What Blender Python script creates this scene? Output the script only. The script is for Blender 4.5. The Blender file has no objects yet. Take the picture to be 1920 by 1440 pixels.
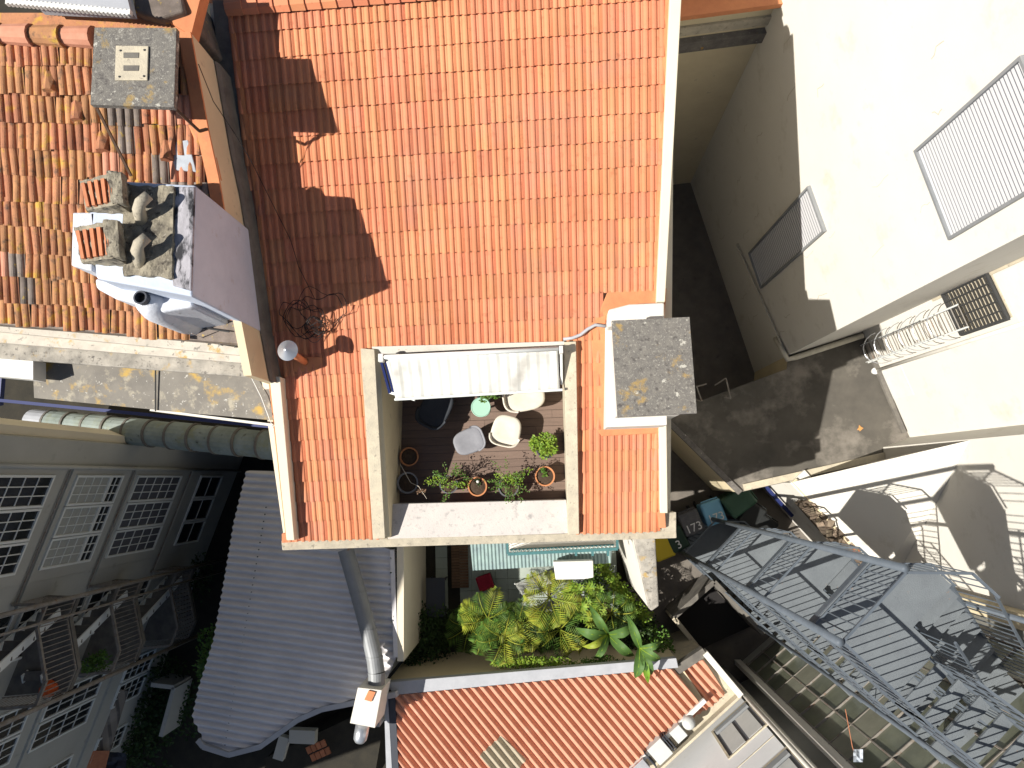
import bpy, bmesh, math, random
from mathutils import Vector, Matrix
rnd = random.Random(11)
R_ = math.radians
V = Vector
scn = bpy.context.scene
scn.cycles.diffuse_bounces = 2
COL = scn.collection
H = 20.0
# ---------------------------------------------------------------- camera
CR = Matrix(((0.9981575222932522, 0.03770599636345513, 0.047537548607755824),
             (-0.031145030532417937, 0.9907729731489571, -0.13190490040446037),
             (-0.05207252406529181, 0.1301813101632295, 0.990121850441477)))
F = 1331.0
cd = bpy.data.cameras.new('camera'); cam = bpy.data.objects.new('camera', cd); COL.objects.link(cam)
cd.sensor_width = 36; cd.lens = F / 1920 * 36; cd.clip_start = 0.1; cd.clip_end = 1000
cam.matrix_world = Matrix.Translation((0, 0, H)) @ CR.to_4x4()
scn.camera = cam
# ---------------------------------------------------------------- sky, sun
SUN_AZ, SUN_EL = 197.5, 47.5          # direction towards the sun, degrees CCW from +x
w = bpy.data.worlds.new("World"); scn.world = w; w.use_nodes = True
nt = w.node_tree; bg = nt.nodes['Background']
sky = nt.nodes.new('ShaderNodeTexSky'); sky.sky_type = 'NISHITA'; sky.sun_disc = False
sky.sun_elevation = R_(SUN_EL); sky.sun_rotation = R_(90 - SUN_AZ)
nt.links.new(sky.outputs[0], bg.inputs[0]); bg.inputs[1].default_value = 0.05
sd = bpy.data.lights.new('sun', 'SUN'); sd.energy = 5.0; sd.angle = R_(0.5); sd.color = (1.0, 0.955, 0.87)
sun = bpy.data.objects.new('sun', sd); COL.objects.link(sun)
sv = V((math.cos(R_(SUN_AZ)) * math.cos(R_(SUN_EL)), math.sin(R_(SUN_AZ)) * math.cos(R_(SUN_EL)), math.sin(R_(SUN_EL))))
sun.rotation_euler = sv.to_track_quat('Z', 'Y').to_euler(); sun.location = sv * 60
vs = scn.view_settings; vs.view_transform = 'Standard'; vs.look = 'None'; vs.exposure = 0.45; vs.gamma = 1; vs.use_curve_mapping = False

# ---------------------------------------------------------------- materials
def lin(h):
    h = h.lstrip('#'); c = [int(h[i:i + 2], 16) / 255 for i in (0, 2, 4)]
    return tuple((x / 12.92 if x < .04045 else ((x + .055) / 1.055) ** 2.4) for x in c) + (1,)
def c4(c): return lin(c) if isinstance(c, str) else tuple(c) + (1,) if len(c) == 3 else c
def mat(name, c1, c2=None, scale=3.0, rough=.85, metal=0, bump=0, bscale=60, blots=(), rand=0, hue=0, detail=6,
        transm=0, spec=.3, coord='pos', stretch=(1, 1, 1)):
    m = bpy.data.materials.new(name); m.use_nodes = True; n = m.node_tree; N = n.nodes; L = n.links
    b = N['Principled BSDF']; b.inputs['Roughness'].default_value = rough; b.inputs['Metallic'].default_value = metal
    b.inputs['Specular IOR Level'].default_value = spec
    if transm: b.inputs['Transmission Weight'].default_value = transm
    g = N.new('ShaderNodeNewGeometry'); tc = N.new('ShaderNodeTexCoord')
    co = g.outputs['Position'] if coord == 'pos' else tc.outputs['Object']
    mp = N.new('ShaderNodeMapping'); mp.inputs['Scale'].default_value = stretch; L.new(co, mp.inputs[0]); co = mp.outputs[0]
    def noise(s, d=detail, off=0):
        t = N.new('ShaderNodeTexNoise'); t.inputs['Scale'].default_value = s; t.inputs['Detail'].default_value = d
        t.inputs['Roughness'].default_value = .65
        if off:
            a = N.new('ShaderNodeVectorMath'); a.inputs[1].default_value = (off, off * 1.7, -off); L.new(co, a.inputs[0]); L.new(a.outputs[0], t.inputs[0])
        else: L.new(co, t.inputs[0])
        return t.outputs[0]
    def ramp(src, a, bb):
        r = N.new('ShaderNodeMapRange'); r.inputs[1].default_value = a; r.inputs[2].default_value = bb; L.new(src, r.inputs[0]); return r.outputs[0]
    def mix(f, a, bb, mode='MIX'):
        x = N.new('ShaderNodeMix'); x.data_type = 'RGBA'; x.blend_type = mode
        for k, vv in ((0, f), (6, a), (7, bb)):
            if isinstance(vv, (float, int)): x.inputs[k].default_value = vv
            elif isinstance(vv, tuple): x.inputs[k].default_value = vv
            else: L.new(vv, x.inputs[k])
        return x.outputs[2]
    col = c4(c1)
    if c2 is not None: col = mix(ramp(noise(scale), .32, .68), c4(c1), c4(c2))
    for k, (bc, bs, lo, hi) in enumerate(blots):
        col = mix(ramp(noise(bs, 5, 3.3 + 7 * k), lo, hi), col, c4(bc))
    if rand:
        oi = N.new('ShaderNodeObjectInfo'); ad = N.new('ShaderNodeMath'); ad.operation = 'ADD'
        L.new(oi.outputs['Random'], ad.inputs[0]); L.new(g.outputs['Random Per Island'], ad.inputs[1])
        fr = N.new('ShaderNodeMath'); fr.operation = 'FRACT'; L.new(ad.outputs[0], fr.inputs[0])
        r = N.new('ShaderNodeMapRange'); r.inputs[3].default_value = 1 - rand; r.inputs[4].default_value = 1 + rand; L.new(fr.outputs[0], r.inputs[0])
        hs = N.new('ShaderNodeHueSaturation'); L.new(r.outputs[0], hs.inputs['Value'])
        if hue:
            m7 = N.new('ShaderNodeMath'); m7.operation = 'MULTIPLY'; m7.inputs[1].default_value = 7.31; L.new(fr.outputs[0], m7.inputs[0])
            f2 = N.new('ShaderNodeMath'); f2.operation = 'FRACT'; L.new(m7.outputs[0], f2.inputs[0])
            r2 = N.new('ShaderNodeMapRange'); r2.inputs[3].default_value = .5 - hue; r2.inputs[4].default_value = .5 + hue; L.new(f2.outputs[0], r2.inputs[0]); L.new(r2.outputs[0], hs.inputs['Hue'])
        if isinstance(col, tuple): hs.inputs['Color'].default_value = col
        else: L.new(col, hs.inputs['Color'])
        col = hs.outputs[0]
    if isinstance(col, tuple): b.inputs['Base Color'].default_value = col
    else: L.new(col, b.inputs['Base Color'])
    if bump:
        bp = N.new('ShaderNodeBump'); bp.inputs['Strength'].default_value = min(1, bump * 1.0); bp.inputs['Distance'].default_value = .02
        L.new(noise(bscale, 8, 1.1), bp.inputs['Height']); L.new(bp.outputs[0], b.inputs['Normal'])
    return m
M = {}
M['tile'] = mat('new_clay_tile', (.66, .262, .138), (.59, .22, .108), .9, .8, bump=.2, bscale=90, rand=.10, hue=.006, blots=[((.50, .22, .14), .8, .52, .75), ((.42, .14, .07), 8, .58, .8)])
M['old'] = mat('old_clay_tile', (.50, .235, .115), (.36, .165, .09), 4, .9, bump=.4, bscale=60, rand=.2, hue=.010,
               blots=[((.11, .08, .06), 7, .56, .72), ((.50, .30, .06), 5.5, .55, .68), ((.10, .075, .06), 22, .60, .75)])
M['oldgrey'] = mat('weathered_grey_tile', (.27, .22, .19), (.16, .13, .11), 6, .9, bump=.4, rand=.2, blots=[((.5, .35, .08), 12, .62, .7)])
M['oldpink'] = mat('newer_pink_tile', (.62, .30, .2), (.5, .22, .14), 4, .85, bump=.2, rand=.1)
M['slate'] = mat('pale_blue_grey_slate', (.5, .54, .6), (.35, .38, .42), 6, .7, bump=.2)
M['mortar'] = mat('painted_terracotta_mortar', (.66, .27, .12), (.56, .21, .10), 4, .8, bump=.25, bscale=30, blots=[((.42, .20, .12), 9, .6, .8)])
M['cream'] = mat('cream_render', (.76, .69, .55), (.70, .63, .49), .8, .9, bump=.12, bscale=120, blots=[((.55, .50, .40), 2.5, .62, .85)])
M['white'] = mat('white_render', (.73, .70, .64), (.69, .66, .60), .7, .9, bump=.2, bscale=60, blots=[((.52, .48, .40), 1.6, .58, .85), ((.50, .46, .38), 14, .66, .8)])
M['paleg'] = mat('pale_grey_render', (.82, .83, .85), (.77, .78, .80), 1.2, .85, bump=.08, blots=[((.66, .66, .66), 3, .6, .85)])
M['whitepaint'] = mat('white_painted_parapet', (.62, .57, .53), (.54, .50, .475), 3, .85, bump=.3, bscale=40, blots=[((.34, .32, .31), 9, .56, .74), ((.26, .25, .24), 40, .62, .7)])
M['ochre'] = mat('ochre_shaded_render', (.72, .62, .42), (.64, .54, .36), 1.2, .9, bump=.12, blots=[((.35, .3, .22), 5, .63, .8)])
M['oldwhite'] = mat('flaking_whitewash', (.70, .72, .78), (.56, .58, .64), 3, .9, bump=.5, bscale=25, blots=[((.20, .19, .19), 9, .64, .70), ((.40, .38, .36), 14, .62, .74)])
M['conc'] = mat('lichened_concrete', (.20, .185, .165), (.12, .11, .105), 5, .95, bump=.6, bscale=45,
                blots=[((.36, .33, .29), 26, .60, .72), ((.50, .47, .42), 11, .66, .70), ((.48, .27, .05), 3.2, .66, .72)])
M['conc2'] = mat('pale_mossy_concrete', (.55, .49, .38), (.38, .34, .27), 5, .95, bump=.5, bscale=40,
                 blots=[((.20, .18, .15), 10, .58, .72), ((.5, .28, .06), 7, .70, .75)])
M['wallcap'] = mat('weathered_coping', (.60, .53, .40), (.46, .41, .32), 6, .95, bump=.4, bscale=40, blots=[((.22, .19, .16), 14, .60, .74)])
M['ledge'] = mat('weathered_ledge', (.50, .46, .40), (.24, .225, .20), 3.5, .95, bump=.5, bscale=40, blots=[((.14, .13, .12), 14, .56, .68), ((.45, .31, .12), 3.2, .58, .68)])
M['ledge2'] = mat('dirty_cream_cornice', (.66, .60, .52), (.50, .46, .40), 5, .95, bump=.3, bscale=40, blots=[((.20, .19, .17), 10, .60, .70), ((.50, .34, .12), 4, .58, .68)])
M['bed'] = mat('crumbling_mortar', (.36, .32, .24), (.17, .15, .12), 7, .95, bump=.7, bscale=45, blots=[((.07, .06, .05), 9, .56, .66), ((.5, .46, .38), 20, .6, .7)])
M['streak'] = mat('streaked_whitewash', (.50, .48, .52), (.30, .29, .31), 3, .9, bump=.4, bscale=40, stretch=(2.2, .8, 1), blots=[((.04, .04, .045), 4, .50, .62)])
M['speck'] = mat('speckled_concrete', (.22, .205, .18), (.15, .14, .13), 9, .95, bump=.6, bscale=60,
                 blots=[((.34, .32, .28), 30, .54, .66), ((.10, .09, .085), 14, .55, .68), ((.50, .48, .42), 7, .63, .66), ((.36, .25, .10), 4.2, .59, .70)])
M['sheetcem'] = mat('fibre_cement', (.26, .24, .21), (.20, .185, .165), 3, .95, bump=.3, bscale=60,
                    blots=[((.55, .53, .48), 14, .64, .66), ((.42, .38, .30), 5, .56, .7), ((.50, .34, .11), 2.4, .55, .66)])
M['gravel'] = mat('bitumen_deck', (.13, .118, .10), (.085, .078, .068), 1.3, .9, bump=.4, bscale=80,
                  blots=[((.24, .215, .185), 1.1, .52, .7), ((.3, .28, .25), 35, .73, .78)])
M['pave'] = mat('alley_paving', (.20, .175, .15), (.14, .125, .11), 2.2, .9, bump=.3, bscale=60, blots=[((.09, .08, .07), 4, .62, .8)])
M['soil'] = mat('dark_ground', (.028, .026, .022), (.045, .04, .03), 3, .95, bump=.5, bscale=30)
M['teracc'] = mat('grey_gutter', (.20, .185, .16), (.12, .11, .10), 4, .9, bump=.3)
M['metalroof'] = mat('grey_painted_sheet', (.80, .77, .77), (.68, .66, .67), 1.2, .75, bump=.15, blots=[((.16, .16, .18), 16, .68, .78)], stretch=(1, 2.5, 1))
M['plainwash'] = mat('plain_bluish_whitewash', (.60, .66, .78), (.50, .56, .68), 1.5, .9, bump=.3, bscale=30, blots=[((.44, .43, .46), 5, .60, .8)])
M['orsheet'] = mat('salmon_fibre_sheet', (.66, .32, .215), (.57, .26, .17), 2.5, .9, bump=.3, blots=[((.34, .17, .12), 12, .58, .78), ((.66, .40, .30), 3, .6, .8)])
M['translu'] = mat('aged_translucent_sheet', (.46, .40, .30), (.36, .31, .23), 5, .6, bump=.2)
M['flash'] = mat('grey_flashing', (.44, .45, .48), (.36, .37, .40), 3, .6, bump=.1)
M['darkmetal'] = mat('dark_painted_metal', (.045, .05, .065), None, rough=.5)
M['steel'] = mat('galvanised_steel', (.60, .62, .65), (.5, .52, .56), 5, .35, metal=.7)
M['duct'] = mat('grey_duct', (.30, .31, .32), (.24, .25, .26), 2, .55, metal=.2, blots=[((.32, .14, .06), 3, .66, .75)])
M['fe'] = mat('blue_grey_painted_steel', (.12, .14, .165), (.09, .108, .13), 4, .55, bump=.05)
M['fefloor'] = mat('chequer_plate', (.17, .19, .205), (.135, .15, .165), 3, .6, bump=.5, bscale=70, blots=[((.28, .17, .11), 9, .68, .74)])
M['iron'] = mat('dark_wrought_iron', (.05, .05, .05), None, rough=.6)
M['rust'] = mat('rusty_iron', (.13, .075, .045), (.07, .05, .04), 12, .9)
M['rail'] = mat('rust_stained_white_rail', (.27, .255, .23), (.20, .17, .14), 8, .7, blots=[((.20, .10, .05), 9, .58, .7)])
M['teal'] = mat('teal_painted_wood', (.07, .19, .20), (.05, .14, .15), 5, .6)
M['barrel'] = mat('weathered_teal_barrel', (.30, .345, .33), (.2, .235, .21), 2.5, .8, bump=.2, blots=[((.05, .05, .04), 6, .6, .72), ((.24, .25, .15), 2, .55, .75)])
M['greensheet'] = mat('pale_green_corrugated', (.28, .38, .36), (.20, .27, .28), 4, .7, bump=.3, blots=[((.12, .12, .13), 8, .6, .75)])
M['tealtile'] = mat('pale_green_paving', (.40, .45, .40), (.34, .38, .34), 2, .7, blots=[((.24, .26, .22), 5, .62, .8)], rand=.05)
M['brownboard'] = mat('brown_boards', (.20, .12, .07), (.15, .09, .055), 7, .8, rand=.1)
M['deck'] = mat('composite_deck', (.21, .145, .115), (.165, .115, .09), 6, .75, bump=.15, rand=.09, stretch=(.4, 6, 1))
M['canvas'] = mat('cream_seat', (.72, .66, .56), (.66, .60, .50), 9, .8)
M['greyseat'] = mat('grey_seat', (.26, .26, .28), (.23, .23, .25), 9, .7)
M['darkseat'] = mat('charcoal_seat', (.045, .05, .06), None, rough=.7)
M['mint'] = mat('mint_table', (.36, .58, .46), None, rough=.5)
M['terra'] = mat('terracotta_pot', (.58, .25, .11), (.48, .2, .09), 9, .85)
M['potgrey'] = mat('grey_pot', (.25, .25, .26), None, rough=.7)
M['potsoil'] = mat('potting_soil', (.05, .033, .022), (.09, .06, .04), 25, .95, bump=.6, bscale=90)
M['lime'] = mat('lime_foliage', (.20, .29, .025), (.12, .21, .02), 8, .6, rand=.25, hue=.02)
M['leaf'] = mat('mid_green_foliage', (.10, .19, .025), (.06, .13, .02), 6, .55, rand=.35, hue=.02)
M['dkleaf'] = mat('dark_ivy', (.035, .07, .015), (.02, .045, .012), 6, .6, rand=.4, hue=.02)
M['palm'] = mat('palm_green', (.06, .125, .02), (.095, .165, .026), 3, .5, rand=.25, hue=.02)
M['palmy'] = mat('yellowing_palm', (.32, .33, .04), (.2, .26, .03), 3, .55, rand=.25, hue=.02)
M['banana'] = mat('banana_leaf', (.09, .17, .04), (.055, .12, .025), 4, .6, rand=.15)
M['stem'] = mat('woody_stem', (.16, .10, .06), (.22, .15, .09), 20, .9)
M['glass'] = mat('dark_window_glass', (.02, .023, .025), None, rough=.08, spec=.6)
M['olive'] = mat('olive_tinted_glazing', (.20, .21, .15), (.11, .12, .09), 1.1, .15, spec=.6)
M['oliveband'] = mat('olive_grey_spandrel', (.24, .24, .19), (.17, .17, .13), 2, .6)
M['curtain'] = mat('pale_net_curtain', (.42, .43, .40), (.34, .35, .33), 3, .9, stretch=(1, 1, 12))
M['frame'] = mat('white_window_frame', (.74, .76, .74), None, rough=.6)
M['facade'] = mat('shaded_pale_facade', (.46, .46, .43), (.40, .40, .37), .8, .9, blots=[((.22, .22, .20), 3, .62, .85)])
M['tank'] = mat('shutter_grey', (.55, .56, .55), (.5, .51, .5), 4, .7)
M['whiteobj'] = mat('white_box', (.72, .71, .68), (.66, .65, .61), 5, .7)
M['pipe'] = mat('cream_pipe', (.62, .58, .48), (.5, .46, .38), 7, .7)
M['louver'] = mat('pale_louvre_slat', (.66, .66, .68), None, rough=.5, metal=.1)
M['louverbk'] = mat('louvre_backing', (.10, .105, .12), None, rough=.8)
M['crack'] = mat('faint_wall_stain', (.55, .50, .42), (.48, .44, .36), 9, .9)
M['rubble'] = mat('broken_stone', (.26, .20, .145), (.17, .135, .10), 9, .95, bump=.6, rand=.4, hue=.01)
M['brick'] = mat('old_brick', (.5, .2, .1), (.4, .15, .08), 9, .9, rand=.2)
M['blue'] = mat('light_blue_plastic', (.22, .50, .74), None, rough=.5)
M['greyplastic'] = mat('charcoal_plastic', (.09, .09, .10), (.14, .14, .15), 9, .5)
M['blackplastic'] = mat('black_plastic', (.022, .024, .024), None, rough=.5)
M['greenplastic'] = mat('green_plastic', (.06, .13, .09), (.04, .10, .065), 5, .5)
M['dkgreenplastic'] = mat('dark_green_plastic', (.025, .05, .035), None, rough=.5)
M['yellow'] = mat('yellow_plastic', (.62, .46, .03), None, rough=.5)
M['navy'] = mat('navy_plastic', (.02, .03, .12), None, rough=.5)
M['paintwhite'] = mat('white_paint_marks', (.8, .8, .8), None, rough=.7)
M['red'] = mat('crimson_fabric', (.33, .012, .04), (.2, .01, .02), 20, .8)
M['orange'] = mat('orange_plastic', (.6, .1, .02), None, rough=.5)
M['cable'] = mat('black_cable', (.02, .018, .018), None, rough=.6)
M['dryleaf'] = mat('dry_leaf', (.55, .28, .10), None, rough=.8)
def striped(name, a, b, per, duty=.5):
    m = bpy.data.materials.new(name); m.use_nodes = True; n = m.node_tree; N = n.nodes; L = n.links; bs = N['Principled BSDF']; bs.inputs['Roughness'].default_value = .9
    tc = N.new('ShaderNodeTexCoord'); sp = N.new('ShaderNodeSeparateXYZ'); L.new(tc.outputs['Object'], sp.inputs[0])
    d = N.new('ShaderNodeMath'); d.operation = 'DIVIDE'; d.inputs[1].default_value = per; L.new(sp.outputs[0], d.inputs[0])
    f = N.new('ShaderNodeMath'); f.operation = 'FRACT'; L.new(d.outputs[0], f.inputs[0])
    r = N.new('ShaderNodeValToRGB'); L.new(f.outputs[0], r.inputs[0])
    e = r.color_ramp.elements; e[0].color = a + (1,); e[0].position = 0; e[1].position = .98; e[1].color = a + (1,)
    for p, c in ((.30, a), (.38, b), (.62, b), (.70, a)):
        x = e.new(p); x.color = c + (1,)
    no = N.new('ShaderNodeTexNoise'); no.inputs['Scale'].default_value = 2.2; no.inputs['Detail'].default_value = 6; L.new(tc.outputs['Object'], no.inputs[0])
    mr = N.new('ShaderNodeMapRange'); mr.inputs[1].default_value = .55; mr.inputs[2].default_value = .85; L.new(no.outputs[0], mr.inputs[0])
    mx = N.new('ShaderNodeMix'); mx.data_type = 'RGBA'; mx.inputs[7].default_value = (.36, .33, .29, 1); L.new(mr.outputs[0], mx.inputs[0]); L.new(r.outputs[0], mx.inputs[6])
    L.new(mx.outputs[2], bs.inputs['Base Color']); return m
M['awning'] = striped('striped_awning_canvas', (.74, .73, .68), (.56, .56, .52), .155)
M['stripes'] = striped('brown_striped_canvas', (.22, .19, .16), (.10, .09, .08), .2)

# ---------------------------------------------------------------- geometry helpers
LOC = {}
def ray(px, py): return CR @ V((px - 960, -(py - 720), -F))
def P(px, py, z):
    d = ray(px, py); t = (z - H) / d.z; return V((d.x * t, d.y * t, z))
TS = math.tan(R_(22)); YE = -1.10; ZE = 7.62
def PR(px, py, off=0):                       # point over the main roof's slope
    d = ray(px, py); t = (ZE + off - TS * YE - H) / (d.z - TS * d.y); return V((0, 0, H)) + d * t
def zroof(y): return ZE + TS * (y - YE)
def tag(o, label=None, cat=None, group=None, kind=None):
    if label: o['label'] = label
    if cat: o['category'] = cat
    if group: o['group'] = group
    if kind: o['kind'] = kind
    return o
def thing(name, label, cat, loc=(0, 0, 0), group=None, rz=0):
    o = bpy.data.objects.new(name, None); COL.objects.link(o); o.location = loc; o.empty_display_size = .2
    o.rotation_euler = (0, 0, rz); tag(o, label, cat, group); LOC[o.name] = V(loc) if not rz else V((0, 0, 0)); return o
class MB:
    def __init__(s): s.v = []; s.f = []
    def add(s, vs, fs):
        k = len(s.v); s.v += [V(p) for p in vs]; s.f += [tuple(i + k for i in f) for f in fs]; return s
    def box(s, c, size, rz=0, M3=None):
        x, y, z = (d / 2 for d in size); m = M3 or Matrix.Rotation(rz, 3, 'Z')
        vs = [V(c) + m @ V((a * x, b * y, d * z)) for d in (-1, 1) for a, b in ((-1, -1), (1, -1), (1, 1), (-1, 1))]
        return s.add(vs, [(3, 2, 1, 0), (4, 5, 6, 7), (0, 1, 5, 4), (1, 2, 6, 5), (2, 3, 7, 6), (3, 0, 4, 7)])
    def prism(s, top, drop=None, bot=None):      # top: list of 3D points (ccw or not), bottom at z=bot or dropped
        n = len(top); top = [V(p) for p in top]
        a = sum((top[i].x * top[(i + 1) % n].y - top[(i + 1) % n].x * top[i].y) for i in range(n))
        if a < 0: top = top[::-1]
        b = [V((p.x, p.y, bot)) if bot is not None else V((p.x, p.y, p.z - drop)) for p in top]
        return s.add(top + b, [tuple(range(n)), tuple(range(2 * n - 1, n - 1, -1))] + [(i, n + i, n + (i + 1) % n, (i + 1) % n) for i in range(n)])
    def bar(s, a, b, w=.03, h=None, up=V((0, 0, 1))):
        a = V(a); b = V(b); d = (b - a)
        if d.length < 1e-5: return s
        h = h or w; d.normalize(); x = d.cross(up)
        if x.length < 1e-3: x = d.cross(V((1, 0, 0)))
        x.normalize(); z = x.cross(d); x *= w / 2; z *= h / 2
        vs = [a - x - z, a + x - z, a + x + z, a - x + z, b - x - z, b + x - z, b + x + z, b - x + z]
        return s.add(vs, [(0, 1, 2, 3), (7, 6, 5, 4), (0, 4, 5, 1), (1, 5, 6, 2), (2, 6, 7, 3), (3, 7, 4, 0)])
    def tube(s, pts, r=.02, n=8, r2=None, cap=True):
        pts = [V(p) for p in pts]; k = len(pts); base = len(s.v); prev = None
        for i, p in enumerate(pts):
            d = (pts[min(i + 1, k - 1)] - pts[max(i - 1, 0)]).normalized()
            if prev is None: x = d.orthogonal().normalized()
            else:
                x = prev - d * prev.dot(d)
                x = x.normalized() if x.length > 1e-4 else d.orthogonal().normalized()
            prev = x; y = d.cross(x); rr = r if r2 is None else r + (r2 - r) * i / (k - 1)
            if isinstance(r, (list, tuple)): rr = r[i]
            for j in range(n):
                a = 2 * math.pi * j / n; s.v.append(p + x * math.cos(a) * rr + y * math.sin(a) * rr)
        for i in range(k - 1):
            for j in range(n):
                a = base + i * n + j; b = base + i * n + (j + 1) % n; s.f.append((a, b, b + n, a + n))
        if cap: s.f.append(tuple(base + j for j in range(n))[::-1]); s.f.append(tuple(base + (k - 1) * n + j for j in range(n)))
        return s
    def lathe(s, c, prof, n=24, sx=1, sy=1, rz=0):
        base = len(s.v); c = V(c); m = Matrix.Rotation(rz, 3, 'Z')
        for r, z in prof:
            for j in range(n):
                a = 2 * math.pi * j / n; s.v.append(c + m @ V((r * math.cos(a) * sx, r * math.sin(a) * sy, z)))
        for i in range(len(prof) - 1):
            for j in range(n):
                a = base + i * n + j; b = base + i * n + (j + 1) % n; s.f.append((a, b, b + n, a + n))
        s.f.append(tuple(base + j for j in range(n))[::-1]); s.f.append(tuple(base + (len(prof) - 1) * n + j for j in range(n)))
        return s
    def leaf(s, p, d, up, L, W):
        d = d.normalized(); x = d.cross(up)
        if x.length < 1e-3: x = d.orthogonal()
        x.normalize(); u = x.cross(d)
        k = len(s.v); s.v += [p, p + d * L * .5 + x * W / 2 - u * W * .12, p + d * L - u * L * .1, p + d * L * .5 - x * W / 2 - u * W * .12]
        s.f += [(k, k + 1, k + 2), (k, k + 2, k + 3)]
        return s
    def build(s, name, m, parent=None, smooth=False, bevel=0, label=None, cat=None, group=None, kind=None, bseg=2):
        pl = LOC.get(parent.name, V((0, 0, 0))) if parent else V((0, 0, 0))
        c = sum(s.v, V((0, 0, 0))) / max(1, len(s.v)); zmin = min(p.z for p in s.v); c.z = zmin
        me = bpy.data.meshes.new(name); me.from_pydata([p - c for p in s.v], [], s.f); me.update()
        me.materials.append(M[m] if isinstance(m, str) else m)
        if smooth: me.shade_smooth()
        o = bpy.data.objects.new(name, me); COL.objects.link(o); o.location = c - pl; LOC[o.name] = c
        if parent: o.parent = parent
        if bevel:
            md = o.modifiers.new('bevel', 'BEVEL'); md.width = bevel; md.segments = bseg; md.limit_method = 'ANGLE'; md.angle_limit = R_(35)
        tag(o, label, cat, group, kind); return o
TEX = bpy.data.textures.new('lumps', 'CLOUDS'); TEX.noise_scale = .14; TEX.noise_depth = 3
def lumpy(o, k=.05, lv=4):
    for md in [m for m in o.modifiers]: o.modifiers.remove(md)
    a = o.modifiers.new('sub', 'SUBSURF'); a.subdivision_type = 'SIMPLE'; a.levels = lv; a.render_levels = lv
    b = o.modifiers.new('lump', 'DISPLACE'); b.texture = TEX; b.strength = k; b.mid_level = .5; b.texture_coords = 'LOCAL'
    return o
def quadpx(pts, z): return [P(x, y, z) for x, y in pts]
def copy_tree(src, loc, rz=0, label=None, name=None):
    r = src.copy(); COL.objects.link(r); r.location = loc; r.rotation_euler = (0, 0, rz)
    if label: r['label'] = label
    for ch in src.children:
        c = ch.copy(); COL.objects.link(c); c.parent = r
        for g in ch.children:
            d = g.copy(); COL.objects.link(d); d.parent = c
    return r
def inpoly(x, y, poly):
    c = False; n = len(poly)
    for i in range(n):
        x1, y1 = poly[i][0], poly[i][1]; x2, y2 = poly[(i + 1) % n][0], poly[(i + 1) % n][1]
        if (y1 > y) != (y2 > y) and x < (x2 - x1) * (y - y1) / (y2 - y1) + x1: c = not c
    return c
# a vertical wall's own frame: s metres along it, z up, o metres out of it
class Wall:
    def __init__(w_, a, b, flip=False):
        w_.a = V((a[0], a[1], 0)); d = V((b[0] - a[0], b[1] - a[1], 0)); w_.L = d.length; w_.t = d.normalized()
        w_.n = V((w_.t.y, -w_.t.x, 0)) * (-1 if flip else 1)
    def __call__(w_, s, z, o=0): return w_.a + w_.t * s + w_.n * o + V((0, 0, z))
    def slab(w_, mb, s0, s1, z0, z1, o0, o1):
        vs = [w_(s, z, o) for z in (z0, z1) for s, o in ((s0, o0), (s1, o0), (s1, o1), (s0, o1))]
        return mb.add(vs, [(3, 2, 1, 0), (4, 5, 6, 7), (0, 1, 5, 4), (1, 2, 6, 5), (2, 3, 7, 6), (3, 0, 4, 7)])
def corr(poly, zf, d, pitch, amp, sharp=1.0, n=8, thick=.008):
    """corrugated sheet over a plan polygon; corrugations run along d"""
    d = V((d[0], d[1], 0)).normalized(); c = V((-d.y, d.x, 0)); mb = MB()
    pp = [(V((p[0], p[1], 0)).dot(c), V((p[0], p[1], 0)).dot(d)) for p in poly]
    lo = min(p[0] for p in pp) + 1e-4; hi = max(p[0] for p in pp) - 1e-4; st = pitch / n; k = int((hi - lo) / st)
    rows = []
    for i in range(k + 1):
        q = lo + i * (hi - lo) / k; xs = []
        for j in range(len(pp)):
            a, b = pp[j], pp[(j + 1) % len(pp)]
            if (a[0] > q) != (b[0] > q): xs.append(a[1] + (b[1] - a[1]) * (q - a[0]) / (b[0] - a[0]))
        if len(xs) < 2: continue
        w0 = math.cos(2 * math.pi * q / pitch); w0 = math.copysign(abs(w0) ** sharp, w0)
        rows.append((q, min(xs), max(xs), amp * w0))
    for top in (1, 0):
        b0 = len(mb.v)
        for q, e0, e1, a in rows:
            for m_ in range(5):
                t = e0 + (e1 - e0) * m_ / 4; p = c * q + d * t; mb.v.append(V((p.x, p.y, zf(p.x, p.y) + a - (0 if top else thick))))
        for i in range(len(rows) - 1):
            for m_ in range(4):
                k0 = b0 + i * 5 + m_; f = (k0, k0 + 5, k0 + 6, k0 + 1); mb.f.append(f[::-1] if top else f)
    return mb

# ---------------------------------------------------------------- SETTING: ground
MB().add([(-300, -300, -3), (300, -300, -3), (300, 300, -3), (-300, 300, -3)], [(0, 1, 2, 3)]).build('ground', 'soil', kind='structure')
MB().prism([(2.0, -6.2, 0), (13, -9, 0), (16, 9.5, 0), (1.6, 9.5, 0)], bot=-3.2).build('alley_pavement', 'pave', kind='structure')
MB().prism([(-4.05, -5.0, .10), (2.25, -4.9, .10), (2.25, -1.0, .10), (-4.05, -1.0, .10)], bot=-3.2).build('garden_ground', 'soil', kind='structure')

# ---------------------------------------------------------------- MAIN BUILDING
XL, XR = -4.66, 2.02
main = thing('town_house', 'cream town house with wide new orange tile roof and sunken roof terrace', 'house', (-1.3, 2, 0))
mb = MB()
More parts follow.
